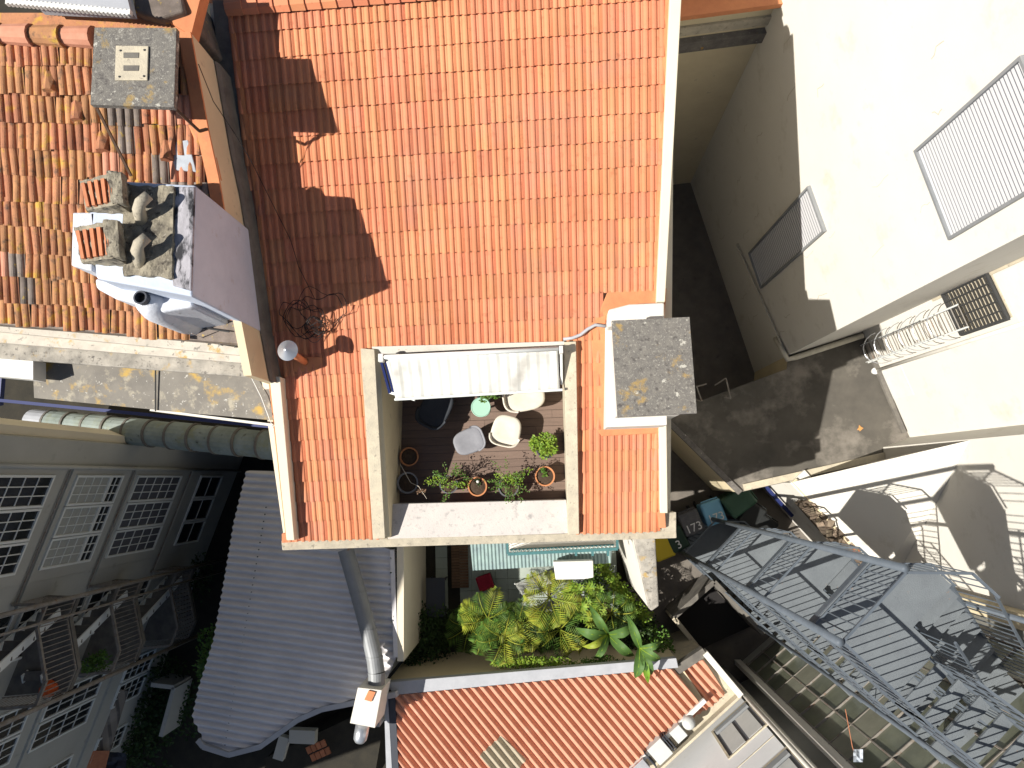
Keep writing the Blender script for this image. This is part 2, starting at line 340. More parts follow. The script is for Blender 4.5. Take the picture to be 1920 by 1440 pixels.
# body under the roof, leaving the terrace well open
TWx0, TWx1, TWy0, TWy1, FLZ = -2.62, 0.27, -0.62, 2.0, 7.05
mb.prism([(XL, -.93, 6.0), (XR, -.93, 6.0), (XR, 6.9, 6.0), (XL, 6.9, 6.0)], bot=-.05)
def wedge(x0, x1, y0, y1, zb=5.99, off=-.10):
    vs = [V((x0, y0, zb)), V((x1, y0, zb)), V((x1, y1, zb)), V((x0, y1, zb)), V((x0, y0, zroof(y0) + off)), V((x1, y0, zroof(y0) + off)), V((x1, y1, zroof(y1) + off)), V((x0, y1, zroof(y1) + off))]
    mb.add(vs, [(3, 2, 1, 0), (4, 5, 6, 7), (0, 1, 5, 4), (1, 2, 6, 5), (2, 3, 7, 6), (3, 0, 4, 7)])
wedge(XL, -2.86, -.93, 6.9); wedge(.44, XR, -.93, 6.9); wedge(-2.858, .438, 2.10, 6.9)
mb.build('wall', 'cream', main)
# far slope of the roof
MB().add([(XL, 6.95, zroof(6.95) - .1), (XR, 7.3, zroof(7.1) - .1), (XR + .02, 12.5, 10.9), (XL, 12.5, 10.9)], [(0, 1, 2, 3)]).build('rear_roof', 'mortar', main)
MB().prism([(XL, 6.91, 10.74), (XR + .02, 6.91, 10.74), (XR + .02, 12.5, 10.74), (XL, 12.5, 10.74)], bot=-.1).build('rear_wall', 'cream', main)
# tile field as a patch between four corners
cBL, cBR = PR(541, 1014, .0), PR(1237, 996, .0); cTL = PR(428, 14, 0); cTR = PR(1256, -58, 0); cTR.z = cTL.z = (cTL.z + cTR.z) / 2
def patch(u, v, c=(cBL, cBR, cTL, cTR)): return c[0] * (1 - u) * (1 - v) + c[1] * u * (1 - v) + c[2] * (1 - u) * v + c[3] * u * v
def tile_profile(old=False):
    if old: return [(0, .0), (.04, .022), (.12, .042), (.22, .048), (.32, .042), (.40, .022), (.44, .0), (.50, -.004), (.54, .022), (.62, .042), (.72, .048), (.82, .042), (.90, .022), (.94, 0), (1.0, -.004)]
    return [(0, .004), (.04, .016), (.09, .026), (.16, .030), (.23, .026), (.285, .012), (.31, -.002), (.36, .0), (.40, .004), (.44, 0), (.50, .003), (.54, .018), (.60, .027), (.66, .029), (.72, .026), (.775, .012), (.80, -.002),
            (.845, 0), (.855, .008), (.867, 0), (.895, 0), (.907, .008), (.92, 0), (.945, 0), (.957, .008), (.97, 0), (1.0, .002)]
def tile_geo(old=False):
    pr = tile_profile(old); mb = MB(); f0 = .72 if not old else .9; n = len(pr); tip = .034 if not old else .036
    ys = [(0, 1.0), (.10, 1.0), (1.10, .82)] if not old else [(0, 1), (1.12, .72)]
    for k, (y, f) in enumerate(ys):
        for x, z in pr:
            yy = y + (0.03 if (k == 0 and z < .012 and not old) else 0)
            mb.v.append(V((x, yy, z * f * (.72 if not old else .9) + tip * (1 - y / 1.1) - (.003 if k == 0 else 0))))
    for x, z in pr: mb.v.append(V((x, .0 + (.03 if (z < .012 and not old) else 0), z * f0 + tip - .016)))
    for k in range(len(ys) - 1):
        for i in range(n - 1): a = k * n + i; mb.f.append((a, a + 1, a + 1 + n, a + n))
    o = len(ys) * n
    for i in range(n - 1): mb.f.append((o + i, o + i + 1, i + 1, i))
    return mb
def mesh_of(mb, name, m, smooth=False):
    me = bpy.data.meshes.new(name); me.from_pydata(mb.v, [], mb.f); me.update(); me.materials.append(M[m]); return me
TG = tile_geo(); tile_me = mesh_of(TG, 'roof_tile', 'tile')
def tile_frame(o, x, y, sx, sy):
    X = x.normalized(); Yv = (y - X * y.dot(X)).normalized(); Z = X.cross(Yv).normalized()
    m = Matrix(((x.x * sx, y.x * sy, Z.x, o.x), (x.y * sx, y.y * sy, Z.y, o.y), (x.z * sx, y.z * sy, Z.z, o.z), (0, 0, 0, 1)))
    return m
terr = [(690, 655), (1070, 645), (1076, 1030), (712, 1030)]
chim = [(1132, 560), (1262, 560), (1262, 803), (1133, 803)]
flue_gap = [(1118, 600), (1133, 600), (1133, 803), (1124, 803)]
def proj(p):
    c = CR.transposed() @ (V(p) - V((0, 0, H))); return 960 + F * c.x / -c.z, 720 - F * c.y / -c.z
NR, NC = 23, 27
stuff = MB(); cnt = 0
tiles = []
for r in range(NR):
    for c in range(NC):
        u0, u1, v0, v1 = c / NC, (c + 1) / NC, r / NR, (r + 1) / NR
        o = patch(u0, v0); x = patch(u1, v0) - o; y = patch(u0, v1) - o
        px, py = proj(o + x * .5 + y * .5)
        if inpoly(px, py, terr) or inpoly(px, py, chim) or inpoly(px, py, flue_gap): continue
        m = tile_frame(o + V((rnd.uniform(-.002, .002), rnd.uniform(-.006, .006), rnd.uniform(0, .004))), x, y, 1, 1)
        tiles.append((r, m))
tiles.sort(key=lambda t: -t[0])
roof_e = main
for k, (r, m) in enumerate(tiles):
    if k < 297:
        ob = bpy.data.objects.new('roof_tile', tile_me); COL.objects.link(ob); ob.parent = main
        ob.matrix_local = Matrix.Translation(-LOC[main.name]) @ m
    else:
        stuff.add([m @ p for p in TG.v], TG.f)
stuff.build('lower_roof_tiles', 'tile', main, kind='stuff')
# ridge caps along the top
for k in range(28):
    a = patch((k) / 28, 1.0) + V((0, 0, .03)); b = patch((k + 1.12) / 28, 1.0) + V((0, 0, .045)); d = (b - a).normalized()
    mb = MB(); prof = [(-.16, -.02), (-.12, .06), (-.05, .10), (.05, .10), (.12, .06), (.16, -.02)]
    for q, (p, sc) in enumerate(((a, 1.0), (b, 1.12))):
        for x, z in prof: mb.v.append(p + V((0, 1, 0)) * x * sc + V((0, 0, z * sc)))
    mb.f = [(i, i + 1, i + 7, i + 6) for i in range(5)] + [(6, 7, 8, 9, 10, 11), (5, 4, 3, 2, 1, 0)]
    mb.build('ridge_tile', 'tile', main)
def strip(pxs, off, bot_off=None, zb=None):
    top = [PR(x, y, off) for x, y in pxs]; return MB().prism(top, drop=bot_off, bot=zb)
# mortar bands at the roof's edges
strip([(1250, -60), (1262, -60), (1232, 590), (1222, 590)], .02, .12).build('verge_mortar', 'mortar', main)
strip([(1222, 800), (1238, 800), (1238, 965), (1234, 992), (1226, 992)], .02, .12).build('verge_mortar', 'mortar', main)
strip([(426, 10), (440, 10), (546, 1010), (536, 1010)], .012, .12).build('valley_mortar', 'mortar', main)
strip([(1082, 640), (1090, 640), (1096, 1000), (1086, 1000)], -.03, .08).build('valley_mortar', 'rust', main)
strip([(1108, 606), (1136, 590), (1136, 800), (1240, 796), (1240, 812), (1128, 818), (1116, 800)], .035, .10).build('mortar_apron', 'mortar', main, bevel=.01)
strip([(1140, 545), (1250, 540), (1246, 600), (1136, 600), (1112, 612)], .03, .10).build('mortar_apron', 'mortar', main, bevel=.01)
# right parapet, left parapet
strip([(1259, -60), (1281, -60), (1247, 566), (1231, 566)], .13, None, 5.5).build('parapet', 'cream', main, bevel=.012)
strip([(1236, 797), (1250, 797), (1252, 962), (1238, 962)], .13, None, 5.5).build('parapet', 'cream', main, bevel=.012)
strip([(505, 706), (525, 706), (552, 1013), (537, 1013)], .26, None, 5.5).build('parapet', 'cream', main, bevel=.012)
# eaves
mb = MB().prism([P(527, 1014, 7.60), P(1228, 996, 7.60), P(1268, 994, 7.60), P(1269, 1009, 7.60), P(529, 1032, 7.60)], drop=.16); mb.build('eaves_cornice', 'conc2', main, bevel=.015)
MB().prism([P(529, 1018, 7.43), P(1267, 998, 7.43), P(1267, 1004, 7.43), P(530, 1025, 7.43)], drop=.5).build('eaves_moulding', 'cream', main)
MB().prism([P(1240, 962, 7.78), P(1268, 960, 7.78), P(1268, 997, 7.78), P(1242, 997, 7.78)], bot=7.3).build('corner_block', 'conc2', main, bevel=.01)
MB().prism([P(1234, 958, 7.90), P(1247, 958, 7.90), P(1249, 990, 7.85), P(1236, 990, 7.85)], bot=7.7).build('end_tile', 'tile', main, bevel=.01)
MB().prism([P(528, 1000, 7.72), P(556, 1000, 7.72), P(557, 1016, 7.72), P(528, 1018, 7.72)], bot=7.5).build('end_tile', 'tile', main, bevel=.01)
# terrace
FL = FLZ
wp = strip([(676, 653), (702, 655), (722, 1009), (699, 1011)], .14, None, 6.0); wp.build('parapet', 'wallcap', main, bevel=.008)
ip = [PR(702, 655, .10), PR(722, 1008, .10), PR(731, 1008, .05), PR(711, 655, .05)]
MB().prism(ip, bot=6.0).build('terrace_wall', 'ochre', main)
strip([(1057, 641), (1080, 640), (1086, 1001), (1065, 1003)], .14, None, 6.0).build('parapet', 'wallcap', main, bevel=.008)
MB().prism([P(728, 945, 7.60), P(1062, 937, 7.60), P(1068, 1000, 7.60), P(727, 1011, 7.60)], bot=6.0).build('front_parapet', 'whitepaint', main, bevel=.01)
MB().prism([PR(697, 650, .10), PR(1058, 640, .10), PR(1057, 654, .02), PR(700, 664, .02)], bot=6.0).build('terrace_wall', 'white', main)
mb = MB().box((-1.4, 1.9, 8.1), (1.9, .05, 2.0)); mb.build('terrace_door', 'glass', main)
# deck boards, laid along x
x0, x1 = -2.75, .36; y0 = -.66; k = 0
while y0 + k * .145 < 2.1:
    ya = y0 + k * .145; xs = x0
    off = rnd.uniform(.7, 1.9); cuts = [x0, x0 + off, min(x1, x0 + off + 1.5), x1]
    for a, b in zip(cuts, cuts[1:]):
        if b - a > .1: MB().box(((a + b) / 2, ya + .07, FL - .012), (b - a - .004, .139, .024)).build('deck_board', 'deck', main)
    k += 1
MB().box(((x0 + x1) / 2, .7, FL - .05), (x1 - x0, 2.9, .05)).build('deck_base', 'darkmetal', main)

# awning
aw = thing('awning', 'striped grey and white awning stretched over the top of the roof terrace', 'awning', P(880, 700, 8.7))
TA, TB, TC, TD = P(722, 671, 9.22), P(1046, 655, 9.22), P(1050, 731, 8.85), P(742, 748, 8.85)
mb = MB(); nx, ny = 60, 8
for j in range(ny + 1):
    for i in range(nx + 1):
        u, v = i / nx, j / ny; p = TA * (1 - u) * (1 - v) + TB * u * (1 - v) + TC * u * v + TD * (1 - u) * v
        sag = -.05 * math.sin(math.pi * v) * (1 + .3 * math.sin(u * 9)) + .012 * math.sin(u * 44 + 2 * v) * v + .02 * math.exp(-((u - .62 - .12 * v) / .02) ** 2)
        mb.v.append(p + V((0, 0, sag)))
for j in range(ny):
    for i in range(nx): a = j * (nx + 1) + i; mb.f.append((a, a + nx + 1, a + nx + 2, a + 1))
cv = mb.build('canvas', 'awning', aw, smooth=True); md = cv.modifiers.new('solid', 'SOLIDIFY'); md.thickness = .004
MB().tube([TA + V((-.03, .01, .0)), TB + V((.01, .01, .0))], .035, 10).build('roller_bar', 'frame', aw, smooth=True)
MB().bar(TD + V((-.02, -.01, -.01)), TC + V((.04, 0, -.01)), .035, .06).build('front_bar', 'frame', aw, bevel=.006)
MB().box(TA + V((-.06, .0, -.02)), (.08, .13, .13)).build('end_bracket', 'whiteobj', aw, bevel=.01)
MB().box(TB + V((.05, -.01, -.02)), (.06, .12, .13)).build('end_bracket', 'whiteobj', aw, bevel=.01)
EL = P(745, 742, 8.3)
for a, b in ((TA + V((-.07, -.05, -.06)), TD + V((-.12, .12, -.12))), (TA + V((-.01, -.05, -.10)), TD + V((-.06, .10, -.16)))):
    MB().bar(a, b, .04, .05).build('folding_arm', 'navy', aw)
MB().bar(TD + V((-.12, .12, -.12)), TD + V((.30, -.02, -.05)), .04, .04).build('folding_arm', 'frame', aw)
MB().bar(TB + V((.05, -.05, -.08)), TC + V((.03, .1, -.05)), .035, .045).build('folding_arm', 'frame', aw)

# chairs
def soft(prof_n, sx, sy, z0, th, ex=3.2, dish=.03, n=28):
    mb = MB(); rings = [(0.0, th - dish), (.55, th - dish * .8), (.86, th), (.96, th - .012), (1.0, th - .03), (.97, .0), (.5, -.01), (0, -.01)]
    for f, z in rings:
        for j in range(n):
            a = 2 * math.pi * j / n; c, s_ = math.cos(a), math.sin(a)
            rx = math.copysign(abs(c) ** (2 / ex), c) * sx; ry = math.copysign(abs(s_) ** (2 / ex), s_) * sy
            ry *= (1 - .12 * c)
            mb.v.append(V((rx * max(f, .01), ry * max(f, .01), z0 + z)))
    for i in range(len(rings) - 1):
        for j in range(n): a = i * n + j; b = i * n + (j + 1) % n; mb.f.append((a, a + n, b + n, b))
    return mb
def chair(name, label, loc, rz, m, sx, sy, zs, back, group):
    t = thing(name, label, 'chair', loc, group, rz); zero = V((0, 0, 0))
    soft(0, sx, sy, zs, .06).build('seat', m, t, smooth=True)
    mb = MB(); n = 15       # curved back shell
    for k, (z, rr) in enumerate(((zs + .02, .97), (zs + back * .5, 1.03), (zs + back, 1.10))):
        for q in (1, .93):
            for i in range(n):
                a = R_(-78 + 156 * i / (n - 1)) + math.pi; c, s_ = math.cos(a), math.sin(a)
                zz = z - (back * .45 * (abs(i - 7) / 7) ** 2 if k == 2 else 0)
                mb.v.append(V((math.copysign(abs(c) ** .6, c) * sx * rr * q, math.copysign(abs(s_) ** .6, s_) * sy * rr * q, zz)))
    def idx(k, q, i): return (k * 2 + q) * n + i
    for k in range(2):
        for i in range(n - 1):
            mb.f.append((idx(k, 0, i), idx(k, 0, i + 1), idx(k + 1, 0, i + 1), idx(k + 1, 0, i)))
            mb.f.append((idx(k, 1, i), idx(k + 1, 1, i), idx(k + 1, 1, i + 1), idx(k, 1, i + 1)))
    for i in range(n - 1): mb.f.append((idx(2, 0, i), idx(2, 0, i + 1), idx(2, 1, i + 1), idx(2, 1, i)))
    for i in (0, n - 1):
        for k in range(2): mb.f.append((idx(k, 0, i), idx(k + 1, 0, i), idx(k + 1, 1, i), idx(k, 1, i)))
    mb.build('backrest', m, t, smooth=True)
    for a in (45, 135, 225, 315):
        ca, sa = math.cos(R_(a)), math.sin(R_(a))
        MB().tube([(ca * sx * .6, sa * sy * .6, zs), (ca * sx * 1.05, sa * sy * 1.02, .0)], .013, 6, r2=.008).build('leg', 'stem' if m == 'canvas' else 'iron', t)
    return t
G = 'lounge chairs on the roof terrace'
chair('lounge_chair', 'cream shell chair standing in full sun, nearest the middle of the roof terrace', P(952, 810, FL), R_(75), 'canvas', .27, .26, .42, .15, G)
chair('lounge_chair', 'pale grey shell chair half in shadow left of the cream chair', P(884, 830, FL), R_(200), 'greyseat', .27, .22, .42, .14, G)
chair('lounge_chair', 'wide cream lounge chair partly hidden by the awning edge', P(985, 746, FL), R_(5), 'canvas', .36, .28, .36, .13, G)
chair('lounge_chair', 'charcoal lounge chair in the dark shade below the awning', P(824, 768, FL), R_(60), 'darkseat', .36, .27, .36, .15, G)
t = thing('side_table', 'round mint green side table beside the cream lounge chair', 'table', P(906, 768, FL))
c = P(906, 768, FL)
MB().lathe(c, [(.165, .43), (.175, .435), (.175, .455), (.165, .462), (.155, .455), (.01, .453)], 32).build('table_top', 'mint', t, smooth=False)
MB().tube([c + V((0, 0, 0)), c + V((0, 0, .43))], .02, 10).build('leg', 'mint', t)
MB().lathe(c, [(.13, 0), (.13, .012), (.02, .03)], 24).build('base', 'mint', t)

# plants
def bush(c, rad, n, L, mb=None, up=.4, flat=1.0, rng=rnd, shell=.35):
    mb = mb or MB(); c = V(c)
    cl = [V((rng.gauss(0, .45), rng.gauss(0, .45), rng.gauss(0, .45))) for _ in range(max(4, n // 26))]
    for i in range(n):
        k = cl[rng.randrange(len(cl))]
        q = V((k.x + rng.gauss(0, .2), k.y + rng.gauss(0, .2), k.z + rng.gauss(0, .2)))
        if q.length > 1.15: q *= 1.1 / q.length
        p = c + V((q.x * rad[0], q.y * rad[1], q.z * rad[2] * flat))
        d = V((rng.gauss(0, 1), rng.gauss(0, 1), rng.gauss(0, .5) + up * .3)) + q * .6
        mb.leaf(p, d, V((rng.gauss(0, .4), rng.gauss(0, .4), 1)), L * rng.uniform(.6, 1.3), L * rng.uniform(.4, .7))
    return mb
def pot(name, label, c, r, h, m, rim=None):
    t = thing(name, label, 'plant pot', c)
    MB().lathe(c, [(r * .72, 0), (r * .95, h * .8), (r * 1.0, h * .82), (r * 1.04, h), (r * .90, h), (r * .86, h * .86), (.005, h * .86)], 28).build('pot', m, t, smooth=False)
    MB().lathe(c + V((0, 0, h * .84)), [(r * .87, 0), (r * .86, .015), (r * .4, .03), (.005, .028)], 20).build('soil', 'potsoil', t)
    return t
def sprigs(c, n, R0, h, L, m, t, nm='foliage', stems=True, leaves=16):
    st = MB(); lf = MB(); c = V(c)
    for i in range(n):
        a = rnd.uniform(0, 2 * math.pi); rr = R0 * rnd.uniform(.3, 1); e = c + V((math.cos(a) * rr, math.sin(a) * rr, h * rnd.uniform(.6, 1)))
        mid = (c + e) / 2 + V((rnd.uniform(-.04, .04), rnd.uniform(-.04, .04), h * .2)); st.tube([c, mid, e], .007, 4, r2=.002)
        for k in range(leaves):
            f = rnd.uniform(.4, 1.05); p = mid.lerp(e, (f - .4) / .6) + V([rnd.gauss(0, L * .6) for _ in range(3)])
            lf.leaf(p, V((rnd.gauss(0, 1), rnd.gauss(0, 1), rnd.gauss(.1, .5))), V((rnd.gauss(0, .5), rnd.gauss(0, .5), 1)), L * rnd.uniform(.7, 1.2), L * .7)
    if stems: st.build('stem', 'stem', t)
    lf.build(nm, m, t)
z = FL
t = pot('potted_plant', 'lime green bushy plant in a dark pot against the sunlit side of the terrace', P(1024, 842, z), .17, .30, 'darkmetal')
bush(P(1020, 836, z + .5), (.20, .20, .14), 900, .055).build('foliage', 'lime', t); sprigs(P(1022, 840, z + .28), 9, .2, .25, .04, 'lime', t, leaves=10)
t = pot('potted_plant', 'orange terracotta pot with a small succulent, rightmost pot of the terrace', P(1022, 893, z), .17, .28, 'terra')
bush(P(1019, 884, z + .29), (.07, .07, .04), 120, .04).build('foliage', 'leaf', t)
t = pot('potted_plant', 'orange rimmed terracotta pot of dark soil with a white pebble, between the leafy planters', P(898, 912, z), .165, .28, 'terra')
bush(P(896, 905, z + .30), (.05, .05, .03), 40, .03).build('foliage', 'dkleaf', t)
MB().lathe(P(896, 903, z + .28), [(.02, 0), (.03, .01), (.02, .03), (.005, .035)], 10).build('pebble', 'whiteobj', t)
t = pot('potted_plant', 'bare clay rimmed pot of dark soil by the shaded terrace wall', P(772, 857, z), .165, .26, 'terra')
bush(P(772, 857, z + .22), (.03, .03, .02), 12, .03).build('foliage', 'dkleaf', t)
t = pot('potted_plant', 'grey rimmed pot with a thin leaning bare plant in the terrace corner', P(770, 905, z), .185, .30, 'potgrey')
MB().tube([P(770, 905, z + .28), P(785, 912, z + .55), P(800, 935, z + .7)], .006, 5, r2=.003).build('stem', 'canvas', t)
MB().tube([P(770, 905, z + .28), P(750, 870, z + .6)], .006, 5, r2=.003).build('stem', 'canvas', t)
bush(P(790, 920, z + .6), (.12, .05, .06), 30, .04).build('foliage', 'brownboard', t)
t = pot('potted_plant', 'sprawling leafy planter left of the white pebble pot', P(845, 908, z), .16, .26, 'greyplastic')
sprigs(P(848, 902, z + .26), 20, .42, .35, .032, 'leaf', t, leaves=18)
bush(P(840, 905, z + .5), (.4, .15, .1), 200, .035).build('foliage', 'lime', t)
t = pot('potted_plant', 'long leggy leafy planter between the two terracotta pots', P(955, 912, z), .18, .28, 'greyplastic')
sprigs(P(958, 902, z + .28), 26, .45, .38, .034, 'leaf', t, leaves=16)
bush(P(965, 892, z + .5), (.32, .16, .12), 260, .04).build('foliage', 'lime', t)
t = pot('potted_plant', 'small green plant behind the mint table at the awning edge', P(912, 748, z), .12, .45, 'darkmetal')
bush(P(912, 742, z + .62), (.2, .08, .08), 260, .045).build('foliage', 'leaf', t)

# big chimney with slab
ch = thing('roof_chimney', 'white rendered chimney under a large square lichened concrete slab', 'chimney', P(1190, 700, 8.4))
SZ = 10.1
top = quadpx([(1147, 601), (1293, 594), (1307, 775), (1158, 782)], SZ)
MB().prism(top, drop=.07).build('slab', 'speck', ch, bevel=.006)
cx = sum((p for p in top), V((0, 0, 0))) / 4
body = [cx + (p - cx) * .90 for p in top]; bz = [V((p.x, p.y, SZ - .16)) for p in body]
ub = [P(1133, 612, 8.85), P(1250, 606, 8.85), P(1251, 798, 8.85), P(1135, 803, 8.85)]
MB().prism([V((p.x, p.y, SZ - .071)) for p in body], bot=6.0).build('shaft', 'white', ch, bevel=.01)
MB().prism([cx + (p - cx) * .955 + V((0, 0, -.071)) for p in top], drop=.09).build('collar', 'white', ch)
MB().prism([P(1135, 607, 9.05), P(1248, 600, 9.05), P(1251, 797, 8.98), P(1137, 801, 8.98)], bot=6.5).build('plinth', 'white', ch, bevel=.015)
bb = [P(1141, 580, 9.35), P(1180, 570, 9.35), P(1246, 567, 9.35), P(1246, 612, 9.35), P(1139, 612, 9.35)]
MB().prism(bb, bot=6.5).build('shoulder', 'white', ch, bevel=.03, bseg=3)
t = thing('hose', 'pale grey hose curving from the chimney down to the terrace lintel', 'hose', PR(1090, 620, .08))
pts = [PR(x, y, .10) for x, y in ((1056, 636), (1072, 634), (1088, 628), (1102, 617), (1116, 609), (1136, 612))]
mb = MB().tube(pts, .026, 8); mb.build('hose_pipe', 'flash', t, smooth=True)

# vent pole
t = thing('vent_pipe', 'slim terracotta vent pipe with a shiny conical metal cap on the orange roof', 'vent', PR(575, 682, 0))
b = PR(575, 681, -.05); e = V((b.x, b.y + .02, 10.0)); e2 = P(539, 657, 9.75); e = V(((b.x + e2.x) / 2, (b.y + e2.y) / 2, 9.95)); e = e2
MB().tube([b, e], .055, 14).build('pipe', 'mortar', t, smooth=True)
MB().lathe(e + V((0, 0, -.02)), [(.15, 0), (.155, .01), (.02, .11), (.004, .115)], 32).build('cap', 'steel', t)
MB().prism([PR(548, 668, .05), PR(604, 668, .05), PR(604, 698, .05), PR(548, 698, .05)], drop=.1).build('base_flashing', 'mortar', t, bevel=.03)
# cable loops, also drawn for an antenna's shadow on the tiles
t = thing('cable_shadow_loops', 'thin black cable loops, partly drawn for an antenna shadow, on the shaded orange tiles', 'cable', PR(590, 590, .1))
mb = MB()
for (cx_, cy_, r0, n) in ((575, 605, .32, 3), (600, 585, .42, 2), (592, 618, .17, 5), (560, 590, .3, 1)):
    for q in range(n):
        c = PR(cx_ + rnd.uniform(-8, 8), cy_ + rnd.uniform(-8, 8), .12); rr = r0 * rnd.uniform(.8, 1.15); tl = rnd.uniform(-.5, .5)
        mb.tube([c + V((rr * math.cos(a), rr * math.sin(a) * (.7 + .3 * math.sin(a * 3 + q)), TS * rr * math.sin(a) + .05 * math.sin(a * 2 + q) + .06)) for a in [i * math.pi / 12 + q for i in range(25)]], .006, 4)
mb.build('cable', 'cable', t)
t = thing('cable_run', 'thin black cable trailing down the shaded left edge of the orange roof', 'cable', PR(520, 400, .1))
MB().tube([PR(x, y, o) for x, y, o in ((372, 120, 1.5), (400, 190, 1.3), (440, 250, 1.0), (470, 300, .7), (520, 400, .1), (545, 450, .08), (560, 500, .08), (590, 560, .1))], .006, 4).build('cable', 'cable', t)
# ---------------------------------------------------------------- LEFT OLD HOUSE
LO = 1.05
old = thing('old_house', 'old house with uneven lichen covered clay tile roof beside the new orange roof', 'house', (-8, 5, 0))
eaveL, eaveR = PR(-160, 588, LO), PR(446, 640, LO)
MB().prism([V((-12.5, 2.75, 9.3)), V((-4.98, 2.45, 9.3)), V((-4.90, 7.0, 9.3)), V((-12.5, 7.2, 9.3))], bot=-3.1).build('wall', 'cream', old)
# party wall stepping down to the new roof
Tt = [PR(x, y, LO + .06) for x, y in ((357, 60), (391, 247), (410, 334), (428, 440), (452, 600), (472, 704))]
mb = MB(); nT = len(Tt)
for p in Tt:
    mb.v += [p, V((p.x - .12, p.y, p.z)), V((p.x, p.y, zroof(p.y) + LO * .42)), V((p.x - .12, p.y, zroof(p.y) - .3))]
for i in range(nT - 1):
    a = i * 4; mb.f += [(a, a + 4, a + 5, a + 1), (a, a + 2, a + 6, a + 4), (a + 1, a + 5, a + 7, a + 3)]
mb.f += [(0, 1, 3, 2), ((nT - 1) * 4, (nT - 1) * 4 + 2, (nT - 1) * 4 + 3, (nT - 1) * 4 + 1)]
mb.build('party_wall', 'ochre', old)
mb = MB()
for p in Tt[:5]: mb.v += [p + V((.004, 0, .012)), V((p.x - .16, p.y, p.z + .012)), V((p.x + .004, p.y, p.z - .03))]
for i in range(4): a = i * 3; mb.f += [(a, a + 3, a + 4, a + 1), (a, a + 2, a + 5, a + 3)]
mb.build('verge_mortar', 'mortar', old)
mb = MB()
for p in Tt:
    b_ = V((p.x + .06, p.y, zroof(p.y) - .1)); mb.v += [V((p.x + .015, p.y, zroof(p.y) + LO * .44)), V((p.x + .05, p.y, zroof(p.y) + LO * .36)), b_, V((p.x - .1, p.y, zroof(p.y) - .2))]
for i in range(nT - 1):
    a = i * 4; mb.f += [(a, a + 1, a + 5, a + 4), (a + 1, a + 2, a + 6, a + 5)]
mb.build('dirty_wall_base', 'teracc', old)
strip([(398, 0), (424, 0), (440, 104), (478, 372), (506, 638), (517, 700), (490, 700), (470, 560), (447, 400), (416, 191)], .02, .15).build('gutter_ledge', 'teracc', old)
strip([(424, 0), (431, 0), (447, 104), (486, 372), (513, 638), (523, 700), (516, 700), (506, 638), (478, 372), (440, 104)], .06, .2).build('flashing', 'mortar', old)
# tile field: rows by rows, columns by columns
OT = tile_geo(True); omes = {k: mesh_of(OT, 'clay_tile', k) for k in ('old', 'oldgrey', 'oldpink')}
oTL, oTR = PR(-130, 74, LO), PR(352, 70, LO); oBL, oBR = PR(-170, 592, LO), PR(452, 645, LO)
oc = (oBL, oBR, oTL, oTR)
ncol = int((oTR - oTL).length / .232); ocount = 0
wedge_old = [(x, y) for x, y in ((-200, 60), (340, 60), (372, 247), (410, 440), (436, 600), (460, 660), (-200, 660))]
NRO = 11
for r in range(NRO):
    jit = rnd.uniform(-.2, .2)
    for c in range(-1, ncol + 3):
        p0 = patch(0, r / NRO, oc); xdir = (oTR - oTL).normalized() * .236; ydir = patch(0, (r + 1) / NRO, oc) - p0; ydir = (oTL - oBL).normalized() * ydir.length
        xdir.z = 0
        base = patch(0, r / NRO, oc); row_dir = (patch(1, r / NRO, oc) - base).normalized()
        x = row_dir * .236; yd = (oTR - oBR) * .3 / NRO + (oTL - oBL) * .7 / NRO; yd.x *= .35
        o = base + x * (c + jit)
        px, py = proj(o + x * .5 + yd * .5)
        if px > 1030 or not inpoly(px, py, wedge_old) or px < -24: continue
        key = 'old'
        q = rnd.random()
        if (300 < py < 430 or 180 < py < 290) and px > 190 and q < .25: key = 'oldgrey'
        elif q > .94: key = 'oldpink'
        elif q < .04: key = 'oldgrey'
        rot = Matrix.Rotation(rnd.gauss(0, .02), 4, 'Z') @ Matrix.Rotation(rnd.gauss(0, .022), 4, 'X') @ Matrix.Rotation(rnd.gauss(0, .03), 4, 'Y')
        m = tile_frame(o + V((rnd.gauss(0, .006), rnd.gauss(0, .014), abs(rnd.gauss(0, .009)))), x, yd, 1, 1) @ rot
        ob = bpy.data.objects.new('clay_tile', omes[key]); COL.objects.link(ob); ob.parent = old
        ob.matrix_local = Matrix.Translation(-LOC[old.name]) @ m; ocount += 1
MB().prism([PR(-200, 60, LO - .03), PR(357, 60, LO - .03), PR(391, 247, LO - .03), PR(428, 440, LO - .03), PR(456, 645, LO - .03), PR(-200, 592, LO - .03)], drop=.2).build('roof_base', 'oldgrey', old)
for k in range(4):       # ridge caps
    a = PR(-60 + k * 58, 62 + k * 2, LO + .03); b = PR(-60 + (k + 1.08) * 58, 62 + (k + 1.08) * 2, LO + .06)
    MB().tube([a, b], [.12, .145], 12).build('ridge_tile', 'oldpink' if k % 2 else 'old', old)
MB().prism([PR(-80, 24, LO - .1), PR(345, 24, LO - .1), PR(352, 66, LO), PR(-80, 58, LO)], drop=.3).build('rear_roof', 'old', old)
mb = strip([(335, 60), (358, 60), (392, 247), (412, 334), (410, 380), (380, 300), (345, 220)], LO + .03, .1); mb.build('verge_mortar', 'mortar', old, bevel=.03)
MB().prism([PR(330, -30, LO - .1), PR(382, -30, LO - .1), PR(358, 66, LO + .04), PR(300, 30, LO)], drop=.2).build('verge_mortar', 'mortar', old)
strip([(330, 265), (352, 262), (368, 322), (322, 318)], LO + .06, .03).build('patch_tile', 'slate', old, bevel=.01)
